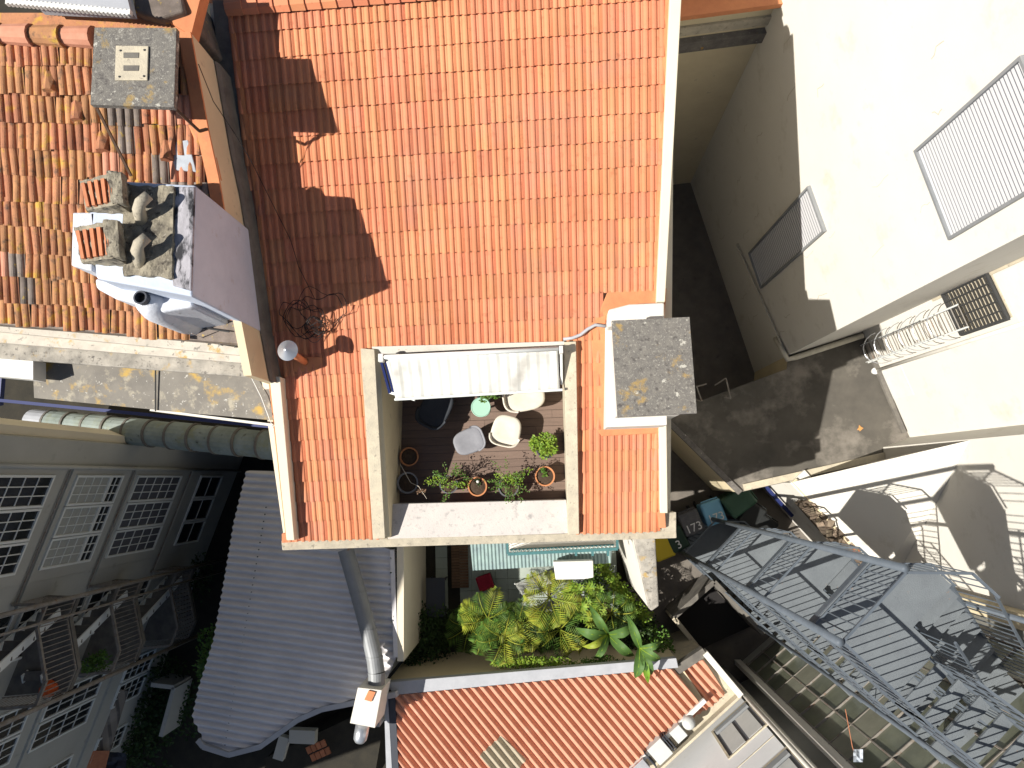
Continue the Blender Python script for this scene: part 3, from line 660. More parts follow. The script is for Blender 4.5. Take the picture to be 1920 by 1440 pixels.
# hooded vent tiles
for (x, y) in ((92, 155), (145, 210), (192, 267), (312, 284)):
    c = PR(x, y, LO + .06); mb = MB(); k = .13
    mb.add([c + V((-.09, .14, .0)), c + V((.09, .14, 0)), c + V((.10, -.12, -.08)), c + V((-.10, -.12, -.08)), c + V((0, .14, .06)), c + V((0, -.12, .07)), c + V((-.06, -.12, .05)), c + V((.06, -.12, .05))],
           [(0, 4, 5, 6), (0, 6, 3), (4, 1, 7, 5), (1, 2, 7), (0, 1, 4), (3, 6, 5, 7, 2)])
    mb.build('vent_tile', 'old', old)
# eaves and ledges
EZ = 9.35
MB().prism([P(-100, 598, EZ), P(160, 606, EZ), P(470, 655, EZ), P(470, 668, EZ), P(-100, 612, EZ)], drop=.10).build('gutter', 'ledge2', old, bevel=.01)
MB().prism([P(-100, 611, EZ - .12), P(470, 666, EZ - .12), P(472, 682, EZ - .12), P(-100, 634, EZ - .12)], drop=.12).build('cornice', 'ledge2', old, bevel=.01)
MB().prism([P(-100, 632, EZ - .3), P(474, 680, EZ - .3), P(478, 708, EZ - .3), P(-100, 664, EZ - .3)], drop=.07).build('ledge', 'ledge', old, bevel=.02)
MB().prism([P(-100, 662, 9.0), P(62, 675, 9.0), P(62, 712, 9.0), P(-100, 697, 9.0)], drop=.3).build('balcony_edge', 'whiteobj', old)
mb = MB()
for k in range(9): 
    a = P(40 + k * 50, 612 + k * 5, EZ + .02); mb.bar(a, a + V((.10, .16, .02)), .012)
mb.build('gutter_bracket', 'iron', old)
mb = MB(); mb.tube([P(-20, 566, 10.1), P(200, 588, 10.1), P(430, 622, 10.05)], .012, 6); mb.build('snow_rail', 'iron', old)
t = thing('lightning_rod', 'thin upright metal rod standing at the old roof eaves', 'rod', P(424, 650, 9.3)); MB().tube([P(424, 651, 9.2), P(424, 651, 9.2) + V((0, 0, 1.1))], .012, 6, r2=.005).build('rod', 'steel', t)
# parapet end where the houses meet
MB().prism([P(472, 700, 8.6), P(505, 703, 8.6), P(512, 716, 8.6), P(478, 716, 8.6)], drop=.4).build('wall_end', 'cream', old, bevel=.01)
# fibre cement canopy slabs
cn = thing('canopy', 'long grey lichen speckled cement canopy in two slabs under the old eaves', 'canopy', P(290, 730, 8.55))
MB().prism([P(60, 654, 8.6), P(290, 674, 8.62), P(290, 768, 8.5), P(64, 746, 8.5)], drop=.05).build('canopy_slab', 'sheetcem', cn)
MB().prism([P(293, 675, 8.64), P(512, 694, 8.66), P(514, 788, 8.52), P(293, 769, 8.52)], drop=.05).build('canopy_slab', 'sheetcem', cn)
MB().bar(P(286, 769, 8.4), P(518, 798, 8.4), .04, .16).build('edge_beam', 'white', cn)
MB().tube([P(291.5, 684, 8.68), P(291.5, 771, 8.55)], .012, 6).build('joint_strip', 'iron', cn)
t = thing('white_cable', 'thin white cable crossing the cement canopy toward the cream parapet', 'cable', P(500, 760, 8.7))
MB().tube([P(455, 650, 9.2), P(470, 705, 8.72), P(490, 745, 8.68), P(505, 785, 8.6), P(520, 820, 8.3)], .007, 5).build('cable', 'frame', t)
# slab topped chimney with rusty braces
t = thing('slab_chimney', 'short chimney with shaft coloured dark as shade under a square black lichened slab with a pale plate', 'chimney', P(250, 130, 11.3))
q = quadpx([(177, 51), (331, 52), (326, 201), (169, 196)], 11.98); c = sum(q, V((0, 0, 0))) / 4
MB().prism(q, drop=.08).build('slab', 'speck', t, bevel=.006)
MB().prism([c + (p - c) * .5 + V((-.12, .14, -.081)) for p in q], bot=9.5).build('shaft', 'teracc', t)  # shaft coloured dark to pass for the shaded void under the slab
MB().prism([p + V((0, 0, .024)) for p in quadpx([(219, 87), (280, 88), (278, 152), (217, 152)], 11.98)], drop=.022).build('cap_plate', 'wallcap', t, bevel=.008)
for y_ in (106, 130): MB().prism([p + V((0, 0, .03)) for p in quadpx([(234, y_ - 5), (263, y_ - 5), (262, y_ + 5), (234, y_ + 5)], 11.98)], drop=.02).build('plate_slot', 'teracc', t)
for x_, y_ in ((226, 95), (271, 94), (224, 144), (270, 143)): MB().lathe(P(x_, y_, 12.005), [(.013, 0), (.013, .008), (.003, .01)], 8).build('bolt', 'iron', t)
MB().bar(P(182, 203, 11.9), P(246, 330, 11.3), .03).build('brace', 'rust', t)
MB().bar(P(322, 198, 11.9), P(374, 246, 11.3), .035).build('brace', 'rust', t)
MB().bar(P(374, 246, 11.3), P(388, 242, 11.15), .035).build('brace', 'rust', t)
# big plastered chimney
t = thing('double_chimney', 'large flaking whitewashed chimney block with two tile vented cowls and clay elbow pipes', 'chimney', P(300, 450, 10))
TZ = 11.6
q = quadpx([(160, 335), (367, 347), (360, 556), (180, 522)], TZ)
MB().prism(q, bot=9.0).build('block', 'plainwash', t, bevel=.03, bseg=3)
q2 = quadpx([(326, 349), (364, 349), (358, 545), (322, 535)], TZ + .03); MB().prism(q2, drop=.06).build('top_kerb', 'streak', t, bevel=.02)
lumpy(MB().prism(quadpx([(228, 345), (325, 350), (322, 520), (232, 515)], TZ + .07), drop=.09).build('mortar_bed', 'bed', t), .09)
for k, (x, y, wx, wy) in enumerate(((200, 370, 92, 56), (192, 462, 96, 66))):
    a, b_, c_, d_ = quadpx([(x - wx / 2, y - wy / 2), (x + wx / 2, y - wy / 2 + 4), (x + wx / 2 + 4, y + wy / 2 + 4), (x - wx / 2 + 14, y + wy / 2)], TZ)
    top_ = [a + V((0, 0, .05)), b_ + V((0, 0, .34)), c_ + V((0, 0, .34)), d_ + V((0, 0, .05))]
    lumpy(MB().prism(top_, bot=TZ - .3).build('cowl', 'bed', t), .07)
    for j in range(5):
        f0 = .07 + j * .19; f1 = f0 + .10
        l0, r0 = top_[0].lerp(top_[1], f0), top_[3].lerp(top_[2], f0); l1, r1 = top_[0].lerp(top_[1], f1), top_[3].lerp(top_[2], f1)
        up_ = V((0, 0, .045)); qq = [l0.lerp(r0, .14) + up_, l1.lerp(r1, .14) + up_, l1.lerp(r1, .92) + up_, l0.lerp(r0, .92) + up_]
        MB().prism(qq, drop=.06).build('cowl_tile', 'brick', t)
    lumpy(MB().prism([b_.lerp(a, .12) + V((0, 0, .37)), b_ + V((.09, .0, .37)), c_ + V((.09, .0, .37)), c_.lerp(d_, .12) + V((0, 0, .37))], drop=.12).build('cowl_cap', 'bed', t), .07)
for (x, y, h) in ((265, 400, 0), (262, 478, 0)):
    a = P(x + 2, y + 20, TZ); MB().tube([a, P(x - 5, y - 8, TZ + .25), P(x - 2, y - 20, TZ + .32), P(x + 14, y - 34, TZ + .30)], [.075, .075, .07, .065], 12).build('elbow_pipe', 'conc2', t, smooth=True)
MB().prism(quadpx([(136, 398), (178, 398), (172, 508), (133, 498)], 11.6), drop=.5).build('white_ledge', 'oldwhite', t, bevel=.02)
MB().prism(quadpx([(176, 520), (358, 556), (362, 575), (305, 585), (215, 560), (178, 540)], 11.1), bot=9.3).build('lower_block', 'oldwhite', t, bevel=.05, bseg=3)
fc = P(268, 560, 11.25)
MB().tube([V((fc.x, fc.y, 9.0)), V((fc.x, fc.y, 10.9)), V((fc.x, fc.y, 11.1)), V((fc.x, fc.y, 11.22))], [.24, .24, .19, .10], 20).build('flue_stack', 'oldwhite', t, smooth=True)
MB().lathe(V((fc.x, fc.y, 11.2)), [(.085, 0), (.09, .12), (.07, .12), (.065, .02), (.005, .02)], 18).build('flue_pot', 'darkmetal', t)
MB().lathe(V((fc.x, fc.y, 11.225)), [(.06, 0), (.06, .004), (.004, .005)], 16).build('flue_dark_disc', 'cable', t)  # black disc stands in for the dark inside the pot
# roof lantern at the top left
t = thing('roof_skylight', 'corrugated metal edged skylight at the top left corner of the old roof', 'skylight', P(130, 0, 11.9))
q = quadpx([(20, -60), (225, -60), (245, 22), (70, 14)], 11.9); MB().prism(q, drop=.15).build('glazing', 'flash', t)
mb = MB(); a, b_ = P(15, 5, 11.95), P(248, 27, 11.95)
for k in range(60):
    p = a.lerp(b_, k / 60); mb.box(p + V((0, (k % 2) * .015, 0)), ((b_ - a).length / 60, .07, .06))
mb.build('crimped_edge', 'whiteobj', t)
t = thing('brick_stack', 'small dark weathered stack beside the skylight at the top edge', 'chimney', P(290, 5, 11.8))
MB().prism(quadpx([(248, -60), (330, -60), (345, 20), (300, 34), (250, 22)], 11.7), bot=10.5).build('stack', 'oldgrey', t, bevel=.04, bseg=3)

# ---------------------------------------------------------------- LEFT COURTYARD: barrel duct, shaded facade
t = thing('barrel_duct', 'long weathered teal green barrel shaped duct in the dark gap below the canopy', 'duct', P(290, 820, 3))
mb = None
a, b_ = P(62, 790, 2.6), P(540, 838, 4.3)
for k in range(12):
    p, q_ = a.lerp(b_, k / 12), a.lerp(b_, (k + .985) / 12); rr = .31 + .02 * (k % 2)
    MB().tube([p, q_], rr, 20).build('duct_section', 'barrel' if k else 'flash', t, smooth=False)
for k in range(1, 12): p = a.lerp(b_, k / 12); MB().tube([p - (b_ - a) * .004, p + (b_ - a) * .004], .345, 20).build('ring', 'teracc', t)
t = thing('blue_beam', 'thin dark blue steel beam running above the barrel duct', 'beam', P(260, 790, 5))
MB().bar(P(-60, 745, 4.5), P(540, 803, 5.4), .07, .12).build('beam', 'navy', t)
MB().bar(P(5, 700, 4.6), P(0, 760, 4.4), .07, .12).build('beam_stub', 'navy', t)
t = thing('lower_block', 'low dark flat block filling the gap between duct and old house', 'building', (-8, 1.8, -1))
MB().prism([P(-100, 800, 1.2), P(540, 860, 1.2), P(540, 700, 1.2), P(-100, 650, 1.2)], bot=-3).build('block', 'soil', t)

FA = Wall((-10.22, .50), (-10.22 - 3.54, .50 - 9.352), flip=True)   # s runs south west, n faces east
if FA.n.x < 0: FA.n = -FA.n
ap = thing('apartment_block', 'tall pale apartment block in deep shade with stacked gridded windows and iron balconies', 'apartment block', (-11.5, -3, -3))
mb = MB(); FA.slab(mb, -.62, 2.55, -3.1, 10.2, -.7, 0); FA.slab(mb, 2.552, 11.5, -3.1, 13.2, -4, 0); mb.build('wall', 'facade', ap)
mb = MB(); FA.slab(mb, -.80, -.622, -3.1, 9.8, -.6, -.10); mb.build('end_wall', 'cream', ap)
mb = MB(); FA.slab(mb, -1.3, -.9, 3.5, 3.8, -4, 1.2)
for z_ in (0.0, 2.8, 5.15, 7.4):
    mb = MB(); FA.slab(mb, -.1, 10.3, z_ - .05, z_ + .03, .002, .06); mb.build('floor_band', 'facade', ap)
    MB().tube([FA(-.1, z_ + .12, .05), FA(3.0, z_ + .12, .05)], .018, 6).build('wall_pipe', 'rail', ap)
MB().tube([FA(-.06, -3, .08), FA(-.06, 9.5, .08)], .045, 10).build('downpipe', 'facade', ap, smooth=True)
def gridwin(W, par, s0, s1, z0, z1, ns, nz, glass='glass', fr='frame', o=.03, fw=.05, bw=.018):
    mb = MB(); W.slab(mb, s0, s1, z0, z1, -.01, o - .015); w_ = mb.build('window', glass, par)
    mb = MB()
    W.slab(mb, s0 - fw, s0, z0 - fw, z1 + fw, .001, o + .02); W.slab(mb, s1, s1 + fw, z0 - fw, z1 + fw, .001, o + .02)
    W.slab(mb, s0, s1, z0 - fw, z0, .001, o + .02); W.slab(mb, s0, s1, z1, z1 + fw, .001, o + .02); mb.build('frame', fr, w_)
    mb = MB()
    for i in range(1, ns): s = s0 + (s1 - s0) * i / ns; W.slab(mb, s - bw / 2, s + bw / 2, z0, z1, o - .014, o + .005)
    for i in range(1, nz): z = z0 + (z1 - z0) * i / nz; W.slab(mb, s0, s1, z - bw / 2, z + bw / 2, o - .014, o + .0035)
    if ns > 1 or nz > 1: mb.build('glazing_bars', fr, w_)
    return w_
for z0, z1, k in ((-1.95, -.65, 0), (.55, 2.6, 1), (3.3, 4.9, 2), (5.7, 7.2, 3), (8.0, 9.2, 4)):
    for j, (s0, s1) in enumerate(((.18, .78), (.90, 1.50), (1.62, 2.22))):
        if k == 0: gridwin(FA, ap, s0, s1, z0, z1, 1, 2, 'glass')
        elif k == 2: gridwin(FA, ap, s0, s1, z0 + .45, z1, 3, 4, 'curtain'); gridwin(FA, ap, s0, s1, z0, z0 + .36, 3, 2, 'glass')
        else: gridwin(FA, ap, s0, s1, z0, z1, 3, 5 if k == 1 else 4, 'louverbk' if k == 1 else 'glass')
    if k in (1, 2, 3):
        for (s0, s1) in ((3.2, 3.7), (3.8, 4.3)): gridwin(FA, ap, s0, s1, z0 - .5, z1, 2, 5)
    for (s0, s1) in ((5.7, 6.3), (6.45, 7.05), (8.0, 8.6)): gridwin(FA, ap, s0, s1, z0, z1, 3, 4)
ap_lv = [(-.85, 0), (1.85, 1), (4.35, 2), (6.85, 3)]
out = [(-10.50, -2.29), (-10.67, -2.75), (-10.42, -3.80), (-10.60, -4.27)]
for fz, k in ap_lv:
    bal = thing('iron_balcony', ['lowest iron balcony with striped railing on the shaded apartment block', 'second iron balcony up on the shaded block, rust stained top rail', 'third iron balcony up, its rail nearest the middle of the shaded facade', 'topmost iron balcony, cut by the left edge of the view'][k], 'balcony', (-11, -3.3, fz), 'iron balconies on the shaded apartment block')
    a_, b2 = FA(2.95, fz, .0), FA(5.2, fz, .0)
    flo = [V((a_.x, a_.y, fz))] + [V((x, y, fz)) for x, y in out] + [V((b2.x, b2.y, fz))]
    MB().prism(flo, drop=.12).build('floor', 'teracc', bal)
    path = [FA(2.95, fz, .03)] + [V((x, y, fz)) for x, y in out] + [FA(5.2, fz, .03)]
    for i in range(5):
        a, b_ = path[i], path[i + 1]; L = (b_ - a).length; n = max(2, int(L / .105))
        MB().bar(a + V((0, 0, 1.0)), b_ + V((0, 0, 1.0)), .06, .06).build('top_rail', 'rail', bal)
        MB().bar(a + V((0, 0, .08)), b_ + V((0, 0, .08)), .03, .03).build('bottom_rail', 'rail', bal)
        mb = MB()
        for j in range(n): p = a.lerp(b_, j / n); mb.bar(p + V((0, 0, .06)), p + V((0, 0, .98)), .016, up=V((1, 0, 0)))
        mb.build('balusters', 'rail', bal)
    if k < 3:
        st = MB(); s0 = V((-11.0, -2.6, fz)); s1 = V((-11.35, -4.0, fz + 2.6))
        MB().bar(s0 + V((.18, 0, .1)), s1 + V((.18, 0, 0)), .03, .22).build('stair_stringer', 'frame', bal)
        MB().bar(s0 + V((-.25, 0, .1)), s1 + V((-.25, 0, 0)), .03, .22).build('stair_stringer', 'frame', bal)
        for j in range(10): MB().box(s0.lerp(s1, (j + .5) / 10) + V((-.03, 0, .1)), (.44, .2, .03)).build('stair_tread', 'teracc', bal)
MB().tube([(-10.46, -2.27, -3), (-10.46, -2.27, 9.4)], .05, 10).build('balcony_post', 'rail', ap, smooth=True)
MB().tube([(-10.57, -4.33, -3), (-10.57, -4.33, 9.4)], .05, 10).build('balcony_post', 'rail', ap, smooth=True)
MB().tube([FA(3.0, 0, .9) - V((0, 0, 3)), FA(3.0, 9, .9)], .03, 8).build('balcony_post', 'rail', ap, smooth=True)
t = thing('wall_plants', 'straggling green plant with orange flowers on the shaded balcony corner', 'plant', (-10.9, -4.2, 2)); bush(P(178, 1245, 2.8), (.35, .25, .3), 500, .08).build('foliage', 'leaf', t); MB().lathe(P(178, 1245, 1.86), [(.16, 0), (.2, .5), (.17, .5), (.02, .48)], 14).build('pot', 'greyplastic', t)
t = thing('orange_bag', 'crumpled orange plastic bag hanging at the shaded balcony corner', 'bag', P(105, 1286, 4.5)); mb = MB().lathe(P(105, 1286, 4.2), [(.05, 0), (.14, .05), (.17, .2), (.12, .38), (.03, .45)], 12)
for p in mb.v: p += V((rnd.uniform(-.02, .02), rnd.uniform(-.02, .02), rnd.uniform(-.02, .02)))
mb.build('bag', 'orange', t)
t = thing('striped_awning', 'narrow brown striped awning low in the dark courtyard below the shaded block', 'awning', P(195, 1370, -1))
A, B, C_, D = P(212, 1290, -.6), P(240, 1296, -.9), P(190, 1460, -.9), P(145, 1460, -.6)
MB().prism([A, B, C_, D], drop=.03).build('canvas', 'stripes', t)
MB().prism([P(165, 1408, -.55), P(205, 1408, -.7), P(195, 1450, -.7), P(148, 1450, -.55)], drop=.02).build('red_patch', 'brick', t)
MB().bar(A, D, .04).build('frame_bar', 'flash', t)
t = thing('blue_tarp', 'dark crumpled tarpaulin beside the striped awning at the bottom', 'tarp', P(215, 1430, -1.4)); mb = MB(); 
for j in range(7):
    for i in range(7): p = P(190 + i * 8, 1410 + j * 8, -1.4); mb.v.append(p + V((0, 0, rnd.uniform(0, .12))))
mb.f = [(j * 7 + i, j * 7 + i + 7, j * 7 + i + 8, j * 7 + i + 1) for j in range(6) for i in range(6)]; mb.build('tarp', 'darkmetal', t)
for k, (x, y, z, rx, ry, n, m, lab) in enumerate(((405, 1240, -.8, .55, .9, 1500, 'leaf', 'olive green shrub pressing against the left edge of the grey metal roof'), (290, 1320, -2.4, 1.5, 1.3, 1800, 'dkleaf', 'dark shrub mass in the unlit courtyard left of the metal roof'),
                                                   (250, 1400, -2.5, 1.2, 1.0, 1200, 'dkleaf', 'low dark shrub at the bottom left of the unlit courtyard'), (640, 1410, -2.2, .8, .8, 1200, 'dkleaf', 'dark green shrub beneath the white flue box'),
                                                   (345, 1090, -2.4, .8, 1.0, 900, 'dkleaf', 'dim shrub between balconies and the metal roof'))):
    t = thing('shrub', lab, 'shrub', P(x, y, z - .4)); bush(P(x, y, z), (rx, ry, .5), n, .13).build('foliage', m, t); MB().tube([P(x, y, -3), P(x, y, z)], .05, 6, r2=.02).build('stem', 'stem', t)
t = thing('low_wall', 'low pale garden wall making a corner in the dark courtyard', 'wall', P(320, 1330, -2)); MB().bar(P(300, 1275, -1.9), P(342, 1280, -1.9), .12, 1.0).build('wall_section', 'facade', t); MB().bar(P(342, 1280, -1.9), P(318, 1370, -1.9), .12, 1.0).build('wall_section', 'facade', t)

# ---------------------------------------------------------------- GREY METAL ROOF
t = thing('workshop', 'low workshop with a long curved grey corrugated metal roof in shade', 'workshop', P(560, 1150, 0))
poly_px = [(462, 882), (540, 884), (640, 1000), (735, 1030), (742, 1235), (716, 1296), (605, 1326), (560, 1345), (490, 1395), (430, 1410), (385, 1395), (360, 1345), (372, 1290), (400, 1200), (418, 1100), (438, 980)]
MZ = 2.0
def mz(x, y): return MZ + .22 * (x + 8.5) if x < -4.0 else MZ + .99
def Pm(px, py):
    z = 2.5
    for _ in range(12): p = P(px, py, z); z = mz(p.x, p.y)
    p.z = z; return p
pl = [Pm(x, y) for x, y in poly_px]
dv = (Pm(700, 1110) - Pm(430, 1080)); dv.z = 0
bands = [(-9.5, -7.62), (-7.62, -5.85), (-5.85, -3.2)]
def clip(poly, axis, lo, hi):
    for sgn, lim in ((1, lo), (-1, -hi)):
        outp = []
        for i in range(len(poly)):
            a, b_ = poly[i], poly[(i + 1) % len(poly)]; fa, fb = sgn * a[axis] - lim, sgn * b_[axis] - lim
            if fa >= 0: outp.append(a)
            if (fa >= 0) != (fb >= 0): outp.append(a.lerp(b_, fa / (fa - fb)))
        poly = outp
    return poly
slant = .18
for k, (lo, hi) in enumerate(bands):
    sh = [V((p.x - slant * (p.y + 3), p.y, p.z)) for p in pl]; cp = clip(sh, 0, lo, hi + (.06 if k < 2 else 0)); cp = [V((p.x + slant * (p.y + 3), p.y, p.z)) for p in cp]
    corr(cp, lambda x, y, k=k: mz(x, y) + .02 * k, (dv.x, dv.y), .172, .038, n=8).build('roof_sheet', 'metalroof', t, smooth=True)
mb = MB()
for k in (1, 2):
    x0_ = bands[k][0]
    for j in range(34):
        y = -6.2 + j * .172 * 1.0; x = x0_ + slant * (y + 3) + .08
        if inpoly(x, y, [(p.x, p.y) for p in pl]): mb.box((x, y, mz(x, y) + .045), (.03, .03, .012))
mb.build('roof_screws', 'darkmetal', t)
pl2 = [V((p.x, p.y, p.z - .15)) for p in pl]; c = sum(pl2, V((0, 0, 0))) / len(pl2)
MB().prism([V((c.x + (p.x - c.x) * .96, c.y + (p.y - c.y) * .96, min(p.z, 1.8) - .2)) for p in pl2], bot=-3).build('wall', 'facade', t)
edge = [Pm(x, y) for x, y in ((745, 1300), (605, 1328), (560, 1348), (490, 1398), (432, 1413), (384, 1398), (374, 1386))]
mb = MB()
for a, b_ in zip(edge, edge[1:]): mb.bar(a + V((0, 0, .02)), b_ + V((0, 0, .02)), .12, .16)
mb.build('fascia', 'flash', t)
MB().bar(Pm(737, 1030) + V((0, 0, .06)), Pm(744, 1230) + V((0, 0, .06)), .10, .12).build('edge_flashing', 'metalroof', t)
t = thing('exhaust_duct', 'long round grey duct lying across the corrugated metal roof', 'duct', P(680, 1150, 3.1))
dp = [P(648, 1030, 3.35), P(671, 1110, 3.35), P(690, 1180, 3.4), P(702, 1232, 3.45), P(706, 1262, 3.5), P(706, 1292, 3.5)]
for a, b_ in zip(dp, dp[1:]): MB().tube([a, b_], .185, 20).build('duct_section', 'duct', t, smooth=False)
for p in dp[1:-1]: MB().tube([p + V((0, .02, 0)), p - V((0, .02, 0))], .195, 20).build('duct_joint', 'duct', t)
t = thing('flue_box', 'white box housing with a terracotta tile on top at the duct end', 'box', P(690, 1340, 3.4))
MB().prism(quadpx([(671, 1289), (716, 1294), (703, 1365), (656, 1356)], 3.9), drop=.9).build('housing', 'white', t, bevel=.01)
MB().prism(quadpx([(691, 1295), (704, 1298), (696, 1316), (683, 1312)], 3.94), drop=.038).build('loose_tile', 'mortar', t)
MB().box(P(700, 1335, 3.0) + V((.1, 0, 0)), (.2, .5, .5)).build('side_housing', 'duct', t)
t = thing('flue_cowl', 'rounded shiny metal cowl sticking out below the white flue box', 'cowl', P(676, 1380, 3.6))
a = P(681, 1355, 3.6); b_ = P(674, 1392, 3.6)
MB().tube([a, a.lerp(b_, .6), a.lerp(b_, .85), b_, b_ + (b_ - a) * .06], [.155, .155, .145, .10, .02], 20).build('cowl', 'steel', t, smooth=True)
t = thing('white_beam', 'pale timber beam lying in the dark yard below the metal roof', 'beam', P(600, 1370, 0)); MB().bar(P(545, 1378, .2), P(593, 1380, .2), .34, .25).build('beam', 'facade', t)
t = thing('white_board', 'pale upright board leaning under the edge of the metal roof', 'board', P(530, 1390, 0)); MB().bar(P(535, 1380, .2), P(523, 1422, .2), .28, .2).build('board', 'facade', t)
t = thing('tile_stack', 'small stack of orange roof tiles on the dark yard ground', 'tiles', P(592, 1405, -1))
for i in range(4):
    for j in range(2): MB().bar(P(577 + i * 9 + j * 8, 1400 - i * 4 + j * 14, -1 + .02 * i), P(582 + i * 9 + j * 8, 1412 - i * 4 + j * 14, -1 + .02 * i), .13, .05).build('tile', 'brick', t)
t = thing('yard_slab', 'concrete slab, coloured dark for shade, in the yard between metal roof and orange roof', 'slab', P(630, 1420, -1.3))
MB().prism(quadpx([(500, 1420), (690, 1330), (720, 1350), (700, 1470), (490, 1470)], -1.3), bot=-3).build('slab', 'soil', t)  # dark ground colour stands in for the yard's shade

# ---------------------------------------------------------------- GARDEN
gw = thing('garden_wall', 'cream wall with climbing vine shadows between metal roof and garden', 'wall', P(760, 1120, 0))
MB().prism([P(744, 1010, 3.1), P(757, 1010, 3.1), P(757, 1240, 3.1), P(745, 1240, 3.1)], bot=-3).build('wall', 'cream', gw)
dk = thing('garden_paving', 'pale green paved patio floor at the foot of the house', 'patio', P(950, 1080, .1))
zt = .14
for i in range(16):
    for j in range(9):
        x = -3.05 + i * .33; y = -1.05 - j * .30
        if 870 > proj(V((x, y, zt)))[0] > 842 : continue
        if x > 1.7: continue
        MB().box((x, y, zt - .02 + rnd.uniform(-.002, .002)), (.322, .292, .04)).build('paving_tile', 'tealtile', dk)
t = thing('boardwalk', 'strip of narrow brown boards crossing the patio', 'boards', P(862, 1050, .15))
for j in range(26):
    y = -1.0 - j * .075
    MB().box((P(862, 1050, .19).x, y, .185), (.46, .066, .03)).build('board', 'brownboard', t)
gs = thing('lean_to', 'pale green corrugated lean-to roof below the house eaves', 'lean-to', P(1000, 1040, 2.4))
lp = [P(880, 1005, 2.4), P(1148, 1000, 2.4), P(1146, 1056, 2.3), P(886, 1070, 2.3)]
corr(lp, lambda x, y: 2.35 + .12 * (y + 1.5), (0.02, -1), .09, .014).build('roof_sheet', 'greensheet', gs, smooth=True)
MB().prism([p - V((0, 0, .35)) for p in quadpx([(900, 1010), (1130, 1005), (1130, 1030), (900, 1040)], 2.3)], bot=.1).build('wall', 'facade', gs)
# balcony with white lattice railing
bl = thing('balcony', 'sunlit balcony with white lattice railing and teal edge under the house eaves', 'balcony', P(1055, 1020, 4.2))
q = [P(950, 985, 4.0), P(1152, 985, 4.0), P(1155, 1024.5, 4.0), P(950, 1034, 4.0)]
MB().prism(q, drop=.12).build('floor', 'white', bl)
rb, re = P(952, 1039, 4.85), P(1158, 1029, 4.85)
MB().bar(rb, re, .06, .06).build('top_rail', 'teal', bl); MB().bar(rb - V((0, 0, .82)), re - V((0, 0, .82)), .05, .05).build('bottom_rail', 'teal', bl)
mb = MB(); n = 26
for k in range(n): a = rb.lerp(re, k / n); b_ = rb.lerp(re, (k + 1) / n); mb.bar(a, b_ - V((0, 0, .82)), .014); mb.bar(b_, a - V((0, 0, .82)), .014)
mb.build('lattice', 'frame', bl)
for e in (rb, re):
    for k in range(9): MB().bar(e + V((0, k * .055 + .02, -.82)), e + V((0, k * .055 + .02, 0)), .012, up=V((1, 0, 0))).build('side_bar', 'frame', bl)
    MB().bar(e, e + V((0, .5, 0)), .05).build('side_rail', 'teal', bl)
for x in (1080, 1111, 1140): MB().bar(P(x, 1030, 4.0), P(x, 1042, 4.0), .05, .1).build('bracket', 'teal', bl)
t = thing('white_hood', 'bright white flat boxed unit beside the corrugated lean-to', 'box', P(1075, 1067, 2.6))
MB().prism(quadpx([(1037, 1053), (1112, 1051), (1113, 1083), (1095, 1086), (1042, 1087)], 2.75), drop=.35).build('hood', 'whiteobj', t, bevel=.02)
t = thing('red_chair', 'crimson red cushioned stool standing on the green patio', 'stool', P(912, 1090, .15))
c = P(912, 1088, .14); MB().box(c + V((0, 0, .42)), (.42, .40, .12), rz=.3).build('cushion', 'red', t, bevel=.04, bseg=3); MB().box(c + V((0, -.02, .18)), (.38, .38, .34), rz=.3).build('base', 'blackplastic', t)
t = thing('patio_table', 'dark rectangular table in the shaded corner of the patio', 'table', P(815, 1110, .15))
MB().box(P(817, 1120, .85), (.50, 1.0, .04)).build('table_top', 'darkmetal', t)
for dx in (-.2, .2):
    for dy in (-.42, .42): c = P(817, 1120, .85); MB().bar(c + V((dx, dy, -.7)), c + V((dx, dy, 0)), .04).build('leg', 'darkmetal', t)
t = thing('patio_lounger', 'white mesh lounger folded beside the palms on the patio', 'chair', P(1000, 1090, .15))
a, b_, c_, d_ = P(965, 1095, .5), P(1020, 1075, .5), P(1040, 1100, .35), P(985, 1125, .35)
MB().prism([a, b_, c_, d_], drop=.03).build('seat', 'curtain', t)
for p in (a, b_, c_, d_): MB().bar(p, V((p.x, p.y, .12)), .025).build('leg', 'frame', t)
# right garden wall, its coping and ivy
gr = thing('boundary_wall', 'bright white boundary wall with a mossy grey coping right of the garden', 'wall', P(1210, 1080, 2))
MB().prism([P(1188, 1010, 5.2), P(1229, 1010, 5.2), P(1236, 1136, 4.3), P(1222, 1146, 4.3), P(1216, 1140, 4.3)], drop=.12).build('coping', 'ledge', gr, bevel=.03, bseg=3)
w0, w1, w2, w3 = P(1190, 1010, 5.07), P(1222, 1010, 5.07), P(1231, 1136, 4.17), P(1215, 1138, 4.17)
MB().prism([w0, w1, w2, w3], bot=-.1).build('wall', 'white', gr)
iv = thing('climbing_ivy', 'narrow band of bright ivy climbing beside the white boundary wall', 'ivy', P(1160, 1100, 1)); mb = MB()
for k in range(1500):
    f = rnd.random(); p = P(1124, 1056, .6).lerp(P(1205, 1160, 1.6), f) + V((rnd.gauss(0, .07 + .06 * f), rnd.gauss(0, .06), rnd.gauss(0, .12)))
    mb.leaf(p, V((rnd.gauss(0, 1), rnd.gauss(0, 1), rnd.gauss(0, .5))), V((rnd.gauss(0, .4), rnd.gauss(0, .4), 1)), .07, .05)
mb.build('foliage', 'lime', iv); MB().tube([P(1124, 1056, .2), P(1205, 1160, 1.2)], .03, 6).build('stem', 'stem', iv)
